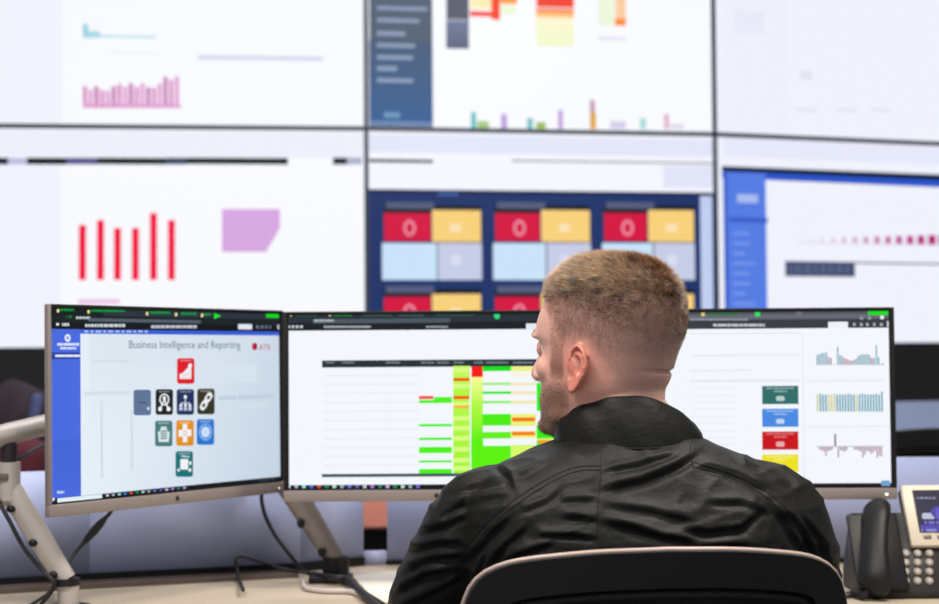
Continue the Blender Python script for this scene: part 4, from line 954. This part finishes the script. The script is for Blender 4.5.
# hair: thousands of short tapered strands rooted on the scalp
body_me.calc_loop_triangles(); nt_ = len(body_me.loop_triangles)
tri = np.empty(nt_ * 3, dtype=np.int64); body_me.loop_triangles.foreach_get('vertices', tri); tri = tri.reshape(-1, 3)
A0, A1, A2 = L_[tri[:, 0]], L_[tri[:, 1]], L_[tri[:, 2]]
ctr = (A0 + A1 + A2) / 3; cr_ = np.cross(A1 - A0, A2 - A0); ar = np.linalg.norm(cr_, axis=1) / 2; tn = cr_ / (2 * ar[:, None] + 1e-12)
def strands(name, weight, count, length, direction, color, wid, curl=0.3, jit=0.35, parent=man):
    w_ = ar * weight(ctr[:, 0], ctr[:, 1], ctr[:, 2], tn); tot = w_.sum(); idx = rng.choice(len(w_), size=count, p=w_ / tot)
    r1, r2 = rng.random(count), rng.random(count); sq = np.sqrt(r1)
    p = A0[idx] * (1 - sq)[:, None] + A1[idx] * (sq * (1 - r2))[:, None] + A2[idx] * (sq * r2)[:, None]; n = tn[idx]
    L = length(p[:, 0], p[:, 1], p[:, 2]) * rng.uniform(.7, 1.2, count)
    d = direction(p, n) + rng.normal(0, jit, (count, 3)) ; d /= np.linalg.norm(d, axis=1)[:, None]
    # clumps
    dn = n * 0.75 + d * .5; dn /= np.linalg.norm(dn, axis=1)[:, None]
    p0 = p - n * .5; p1 = p + dn * (L * .45)[:, None]; p2 = p1 + (d * (1 - curl) + dn * curl) * (L * .6)[:, None]
    side = np.cross(d, n) + rng.normal(0, .25, (count, 3)); side /= np.linalg.norm(side, axis=1)[:, None]
    hw = (wid * rng.uniform(.7, 1.2, count) / 2)[:, None]
    Vv = np.stack([p0 - side * hw, p0 + side * hw, p1 - side * hw * .85, p1 + side * hw * .85, p2], axis=1).reshape(-1, 3)
    Wv = to_world(Vv); i = np.arange(count) * 5
    loops = np.stack([i, i + 1, i + 3, i + 2], 1); tl = np.stack([i + 2, i + 3, i + 4], 1)
    me = bpy.data.meshes.new(name); me.vertices.add(count * 5); me.vertices.foreach_set('co', Wv.astype(np.float32).ravel())
    me.loops.add(count * 7); me.loops.foreach_set('vertex_index', np.concatenate([loops.ravel(), tl.ravel()]).astype(np.int32))
    me.polygons.add(count * 2); ls = np.concatenate([np.arange(count) * 4, count * 4 + np.arange(count) * 3]).astype(np.int32)
    me.polygons.foreach_set('loop_start', ls); me.update(calc_edges=True); me.validate()
    cc = color(p, count); cc = np.repeat(cc, 5, axis=0)
    at_ = me.color_attributes.new('tint', 'FLOAT_COLOR', 'POINT'); at_.data.foreach_set('color', np.concatenate([cc, np.ones((len(cc), 1))], 1).astype(np.float32).ravel())
    return link_mesh(name, me, M_hair, parent)
def mixcols(c0, c1, t, k): c0, c1 = np.array(lin(c0)), np.array(lin(c1)); q = (c0[None] * (1 - t[:, None]) + c1[None] * t[:, None]); return q * rng.uniform(.65, 1.35, k)[:, None]
def w_top(x, y, z, n): f, b = hair_masks(x, y, z); th = 50 + 36 * sstep(-85, 20, y); return f * sstep(th - 15, th + 13, z) * noear_f(x, y, z) * (np.abs(y) < 140) * (z < 150)
def noear_f(x, y, z): return 1 - ((np.abs(x) > 76) & (y < 18) & (z < 37) & (z > -45)) * 1.0
def len_top(x, y, z): return 4 + 8 * sstep(60, 112, z) + 5 * sstep(40, 75, y) * sstep(90, 110, z)
def dir_top(p, n):
    # crown whorl behind, combed forward and a little outward, lifted at the fringe
    cx, cy = 14, -62
    rx, ry = p[:, 0] - cx, p[:, 1] - cy; rr_ = np.sqrt(rx ** 2 + ry ** 2) + 1e-6
    out = np.stack([rx / rr_ - .35 * ry / rr_, ry / rr_ + .35 * rx / rr_, -.2 * np.ones(len(rx))], 1)
    fw = np.tile(np.array([[.0, 1.0, -.05]]), (len(p), 1)); k = sstep(10, 60, rr_)[:, None] * .6
    d = out * (1 - k) + fw * k; d[:, 2] += .55 * sstep(45, 80, p[:, 1]) * sstep(80, 100, p[:, 2]); d += .38 * np.array([[noise.noise(Vector(q) * .07), noise.noise(Vector(q) * .07 + Vector((9, 0, 0))), noise.noise(Vector(q) * .07 + Vector((0, 9, 0)))] for q in p])
    d = d - n * (d * n).sum(1)[:, None]; d /= np.linalg.norm(d, axis=1)[:, None] + 1e-9
    return d * .85 + n * .42
strands('hair', w_top, 30000, len_top, dir_top, lambda p, k: mixcols((70, 53, 40), (204, 166, 126), np.clip(.16 + .35 * sstep(75, 125, p[:, 2]) + .35 * sstep(20, 80, p[:, 1]) + .6 * np.array([noise.noise(Vector((q[0] * .16 + q[1] * .05, q[1] * .07, q[2] * .14))) for q in p]) + rng.normal(0, .2, k), 0, 1), k), .42, jit=.17)
def w_side(x, y, z, n): f, b = hair_masks(x, y, z); return np.clip(f * (1 - .5 * sstep(80, 95, z)), 0, 1) * noear_f(x, y, z) * (z > -45) * (z < 150) * (.35 + .65 * sstep(-30, 50, z)) * (np.abs(y) < 140)
def dir_side(p, n): d = np.tile(np.array([[0, -.25, -1.0]]), (len(p), 1)); d = d - n * (d * n).sum(1)[:, None]; return d * .8 + n * .5
cs1 = strands('cropped_sides', w_side, 20000, lambda x, y, z: 1.2 + 4.5 * sstep(15, 75, z), dir_side, lambda p, k: mixcols((100, 72, 62), (146, 110, 84), np.clip(.3 + .5 * sstep(40, 80, p[:, 2]) + rng.normal(0, .25, k), 0, 1), k), .32, jit=.25)
def w_beard(x, y, z, n):
    f, b = hair_masks(x, y, z); P3 = np.stack([x, y, z], 1)
    bb = sstep(-12, -40, z) * sstep(2, 22, y) * (1 - gauss(P3, (0, 95, -51), (20, 14, 9))) * sstep(-118, -95, z) * (1 - gauss(P3, (-36, 78, -28), (16, 16, 12)) - gauss(P3, (36, 78, -28), (16, 16, 12)))
    return np.clip(np.maximum(bb, .35 * b), 0, 1) * (np.abs(x) < 90) * (y < 105) * (z < 60) * (z > -125)
strands('beard', w_beard, 13000, lambda x, y, z: 2.6 + 0 * x, lambda p, n: np.tile(np.array([[0, .3, -1.0]]), (len(p), 1)) * .6 + n * .6, lambda p, k: mixcols((84, 58, 40), (160, 112, 70), np.clip(.35 + rng.normal(0, .3, k), 0, 1), k), .32, jit=.3)
def w_brow(x, y, z, n): ax = np.abs(x); return ((ax > 12) & (ax < 44) & (y > 60) & (np.abs(z - 38 + (ax - 28) ** 2 * .012) < 3.6)) * 1.0
strands('eyebrows', w_brow, 320, lambda x, y, z: 2.2 + 0 * x, lambda p, n: np.stack([np.sign(p[:, 0]), -.5 + 0 * p[:, 0], .1 + 0 * p[:, 0]], 1) * 1.2 - n * .3, lambda p, k: mixcols((110, 76, 50), (170, 124, 84), rng.random(k), k), .5, jit=.15)

# ---- jacket
def project(Pw):
    """world points -> picture pixels (used only to lay the folds where the photograph shows them)"""
    V_ = Pw - np.array(CAM); f = V_ @ np.array(fwd); return 469.5 + F * (V_ @ np.array(rt)) / f, 302 - F * (V_ @ np.array(up)) / f
mj = MB()
mj.loft([ring_xy(*q) for q in ((.197, 1.905, .545, .185, .14), (.197, 1.905, .62, .19, .142), (.197, 1.895, .76, .195, .142), (.197, 1.885, .86, .20, .138), (.198, 1.88, .92, .212, .130), (.198, 1.88, .958, .214, .118),
    (.1985, 1.882, .986, .192, .104), (.1985, 1.884, 1.007, .155, .092), (.1985, 1.887, 1.023, .120, .083), (.1985, 1.89, 1.036, .084, .070), (.1985, 1.89, 1.044, .066, .060))], caps=True)
mj.tube(catmull([(.07, 1.885, .965), (.012, 1.885, .944), (-.018, 1.912, .885), (-.046, 1.955, .825), (-.053, 2.0, .79), (-.01, 2.09, .79), (.032, 2.185, .785)], 6),
        [float(np.interp(i / 6, range(7), [.045, .054, .060, .060, .055, .046, .034])) for i in range(37)], 28)
mj.tube(catmull([(.33, 1.885, .965), (.382, 1.888, .944), (.405, 1.915, .885), (.418, 1.955, .825), (.422, 2.0, .79), (.39, 2.10, .79), (.347, 2.205, .785)], 6),
        [float(np.interp(i / 6, range(7), [.045, .056, .061, .059, .054, .046, .034])) for i in range(37)], 28)
jk_me = apply_mods(tmp_from(mj), [('REMESH', dict(mode='VOXEL', voxel_size=0.0034)), ('SMOOTH', dict(factor=0.6, iterations=14)), ('SUBSURF', dict(levels=0, render_levels=0))])
Pj = co_of(jk_me); Nj = nor_of(jk_me); u_, v_ = project(Pj)
disp = np.zeros(len(Pj)); vis = sstep(.35, -.15, Nj[:, 1])
def fold(pts, amp, wd, sk=0.9):
    wd = wd * .78
    """ridge of height amp (mm) and half width wd (px), with a valley on its lower side"""
    global disp
    best = np.full(len(Pj), 1e9); sd = np.zeros(len(Pj)); tt = np.zeros(len(Pj)); tot = sum(math.dist(a, b) for a, b in zip(pts, pts[1:])); acc = 0
    for (xa, ya), (xb, yb) in zip(pts, pts[1:]):
        dx, dy = xb - xa, yb - ya; Lq = math.hypot(dx, dy); t = np.clip(((u_ - xa) * dx + (v_ - ya) * dy) / Lq ** 2, 0, 1)
        qx, qy = u_ - xa - t * dx, v_ - ya - t * dy; dd = np.hypot(qx, qy); s1 = (qx * -dy + qy * dx) / Lq * (1 if dx >= 0 else -1)
        m = dd < best; best[m] = dd[m]; sd[m] = s1[m]; tt[m] = ((acc + t * Lq) / tot)[m]; acc += Lq
    prof = np.where(sd < 0, np.exp(-(np.abs(best) / (1.7 * wd)) ** 1.35), np.exp(-(best / (.75 * wd)) ** 2)); env = np.clip(np.minimum(tt, 1 - tt) * 5 + .12, 0, 1)
    low = np.exp(-((sd - wd * 1.5) / wd) ** 2) * (best < wd * 3.4)
    disp += vis * amp * .0012 * env * (prof - sk * low)
for f_ in [
  ([(600, 487), (640, 478), (672, 466), (698, 450)], 4.5, 5), ([(602, 470), (640, 462), (676, 452)], 3.0, 4), ([(604, 502), (650, 508), (700, 520)], 3.0, 5),
  ([(602, 517), (630, 524), (662, 534), (700, 540)], 4.5, 5.5), ([(562, 514), (580, 515), (599, 519)], 3.5, 4), ([(536, 533), (570, 533), (598, 536)], 3.6, 4), ([(560, 498), (596, 497)], 2.5, 4),
  ([(682, 525), (706, 529), (740, 525), (762, 506)], 4.2, 5), ([(650, 548), (700, 545), (750, 540)], 3.0, 5), ([(704, 500), (740, 500), (776, 512)], 2.6, 4.5),
  ([(770, 500), (790, 522), (800, 548)], 3.6, 4.5), ([(784, 508), (806, 530), (816, 556)], 3.6, 4.5), ([(800, 512), (824, 540), (830, 570)], 3.0, 4), ([(700, 462), (736, 472), (770, 488)], 3.0, 5),
  ([(730, 455), (760, 468), (790, 486)], 2.0, 4), ([(448, 492), (480, 482), (520, 472), (548, 460)], 2.6, 5), ([(500, 466), (512, 476), (516, 488)], 3.4, 4), ([(455, 505), (480, 498), (508, 492)], 2.2, 4),
  ([(440, 516), (462, 500), (470, 492)], 3.0, 4), ([(418, 530), (440, 524), (468, 512)], 3.6, 5), ([(408, 548), (436, 540), (462, 538)], 4.0, 5), ([(402, 568), (430, 556), (462, 552)], 3.6, 5),
  ([(394, 590), (424, 572), (450, 566)], 4.0, 5), ([(398, 606), (436, 588), (462, 574)], 3.6, 5), ([(470, 556), (492, 530), (512, 512)], 3.4, 4), ([(482, 572), (502, 545), (528, 522)], 3.2, 4.5), ([(500, 560), (530, 548), (556, 540)], 3.0, 4),
  ([(466, 600), (476, 575), (484, 552)], 3.0, 4), ([(520, 510), (545, 500), (560, 488)], 2.4, 4), ([(836, 560), (828, 590), (824, 610)], 3.0, 4), ([(440, 488), (432, 498), (430, 510)], 2.0, 3)]:
    fold(*f_)
nzv = np.array([noise.noise(Vector((p[0] * 22, p[1] * 22, p[2] * 40))) + .6 * noise.noise(Vector((p[0] * 48 + 5, p[1] * 48, p[2] * 90))) for p in Pj])
rdg = np.array([(1 - abs(noise.noise(Vector((p[0] * 14 + p[2] * 9, p[1] * 12, p[2] * 30 - p[0] * 8))))) ** 5 for p in Pj])
disp += nzv * .0011 + rdg * .0022
far = sstep(1.98, 2.1, Pj[:, 1]); disp += far * .0025 * np.sin(Pj[:, 1] * 160 + 3 * nzv)
Pj = Pj + Nj * disp[:, None]; set_co(jk_me, Pj)
M_jacket = mat('black_jacket_nylon', (0.011, 0.0108, 0.0098), 0.52, 0, .25, 60, bump=.5, bscale=70, spec=.2, stretch=(1, 1, 1.6))
M_jb = M_jacket.node_tree.nodes['Principled BSDF']; M_jb.inputs['Sheen Weight'].default_value = .0; M_jb.inputs['Sheen Roughness'].default_value = .4
jacket = link_mesh('jacket', jk_me, M_jacket, man)
bv = BVHTree.FromPolygons([tuple(p) for p in Pj], [tuple(p.vertices) for p in jk_me.polygons])
def seam(pts, r=.0008, off=0.0, name='seam'):
    out = []
    for p in catmull([Vector((a, b, 0)) for a, b in pts], 10):
        hit = bv.ray_cast(CAM, ray(p.x, p.y).normalized())
        if hit[0] is not None: out.append(hit[0] + hit[1] * off)
    if len(out) > 3: MB().tube(out, r, 8).build(name, M_jacket, jacket)
for pts in ([(601, 444), (601, 470), (598, 505), (597, 540)], [(690, 446), (692, 460), (694, 474)], [(602, 466), (578, 467), (553, 476), (520, 496), (490, 520), (468, 545)], [(602, 470), (579, 471), (555, 480), (523, 500), (493, 524), (471, 549)],
            [(692, 462), (722, 470), (752, 483), (780, 502), (798, 524)], [(691, 466), (720, 474), (750, 487), (777, 506), (794, 528)]): seam(pts)
zp = []
for k in range(24):
    hit = bv.ray_cast(Vector((.1975, 2.6, .985 - .40 * k / 23)), Vector((0, -1, 0)))
    if hit[0] is not None: zp.append(hit[0])
if len(zp) > 4:
    zo = MB().tube(zp, [(.006, .0025)] * len(zp), 10, upv=(1, 0, 0)).build('zip_tape', M_black, jacket); MB().tube([q + Vector((0, .0022, 0)) for q in zp], .0014, 8).build('zip_teeth', M_tray, zo)
# stand collar
cb_ = MB(); nC = 72; sec = []
def cpt(k, t, th):     # angle 0 = back of the neck (toward the camera)
    a = 2 * PI * k / nC; c, s2 = math.cos(a), math.sin(a)
    zt = 1.090 - (.036 if s2 > 0 else .015) * abs(s2) ** 2.2 - .036 * max(0, -c) ** 1.2 - .012 * max(0, -c) * (s2 > 0) ; zb = 1.026 - .006 * (1 - c)
    z = zb + (zt - zb) * t
    rx = (.0905 * (1 - t) + (.083 if s2 > 0 else .0765) * t) + .006 * math.sin(PI * t) ; ry = (.082 * (1 - t) + .066 * t) + .005 * math.sin(PI * t)
    wr = .0014 * math.sin(a * 5 + 2 * t) + .001 * math.sin(a * 11 + 5 * t)
    cx = .1985 - .004 * t; cy = 1.892 + .006 * t
    return Vector((cx + (rx + th + wr) * s2, cy - (ry + th + wr) * c, z))
prof = [(0, .002), (.1, .002), (.25, .002), (.4, .002), (.55, .002), (.7, .002), (.85, .002), (.95, .0022), (1.0, .0012), (1.01, 0), (1.0, -.0012), (.85, -.002), (.5, -.002), (.1, -.002), (0, -.002)]
G_ = [[cb_.bm.verts.new(cpt(k, t, th)) for t, th in prof] for k in range(nC)]
for k in range(nC):
    for j in range(len(prof)):
        j2 = (j + 1) % len(prof); cb_.bm.faces.new((G_[k][j], G_[(k + 1) % nC][j], G_[(k + 1) % nC][j2], G_[k][j2]))
cb_.build('collar', M_jacket, jacket, True, 70)
rp = [cpt(k, .02, .003) for k in range(nC + 1)]; MB().tube(rp, .0013, 8, False).build('collar_seam', M_jacket, jacket)
# trousers and shoes
mt = MB()
mt.loft([ring_xy(*q) for q in ((.195, 1.95, .502, .13, .09), (.195, 1.94, .53, .175, .12), (.195, 1.935, .60, .178, .122), (.195, 1.92, .66, .172, .118))])
for hx, kx in ((.115, .075), (.275, .325)):
    K_ = Vector((kx, 2.37, .565)); A_ = Vector((kx, 2.44, .11))
    mt.tube([Vector((hx, 1.93, .585)), Vector((hx, 2.05, .585)).lerp(K_, .3), K_, K_ + Vector((0, .035, -.05)), K_.lerp(A_, .4), A_], [.084, .082, .066, .064, .060, .052], 24)
tr_me = apply_mods(tmp_from(mt), [('REMESH', dict(mode='VOXEL', voxel_size=.006)), ('SMOOTH', dict(factor=.5, iterations=5))])
link_mesh('trousers', tr_me, mat('charcoal_trouser_cloth', (.03, .03, .036), .85, bump=.3), man)
for kx in (.075, .325):
    sh = MB(); rings = []
    for y, w2, h in ((2.385, .024, .05), (2.40, .036, .075), (2.44, .038, .085), (2.50, .040, .07), (2.57, .047, .05), (2.63, .042, .04), (2.66, .022, .025)):
        rings.append([(kx + w2 * math.cos(2 * PI * k / 20), y, .018 + h * .5 + h * .5 * math.sin(2 * PI * k / 20)) for k in range(20)])
    so = sh.loft(rings).build('shoe', M_black, man)
    so2 = MB(); rings = [[(kx + w2 * 1.08 * math.cos(2 * PI * k / 24), 2.52 + .145 * math.sin(2 * PI * k / 24), z) for k in range(24)] for z, w2 in ((.001, .044), (.022, .045))]
    so2.loft(rings).build('sole', M_dark, so)
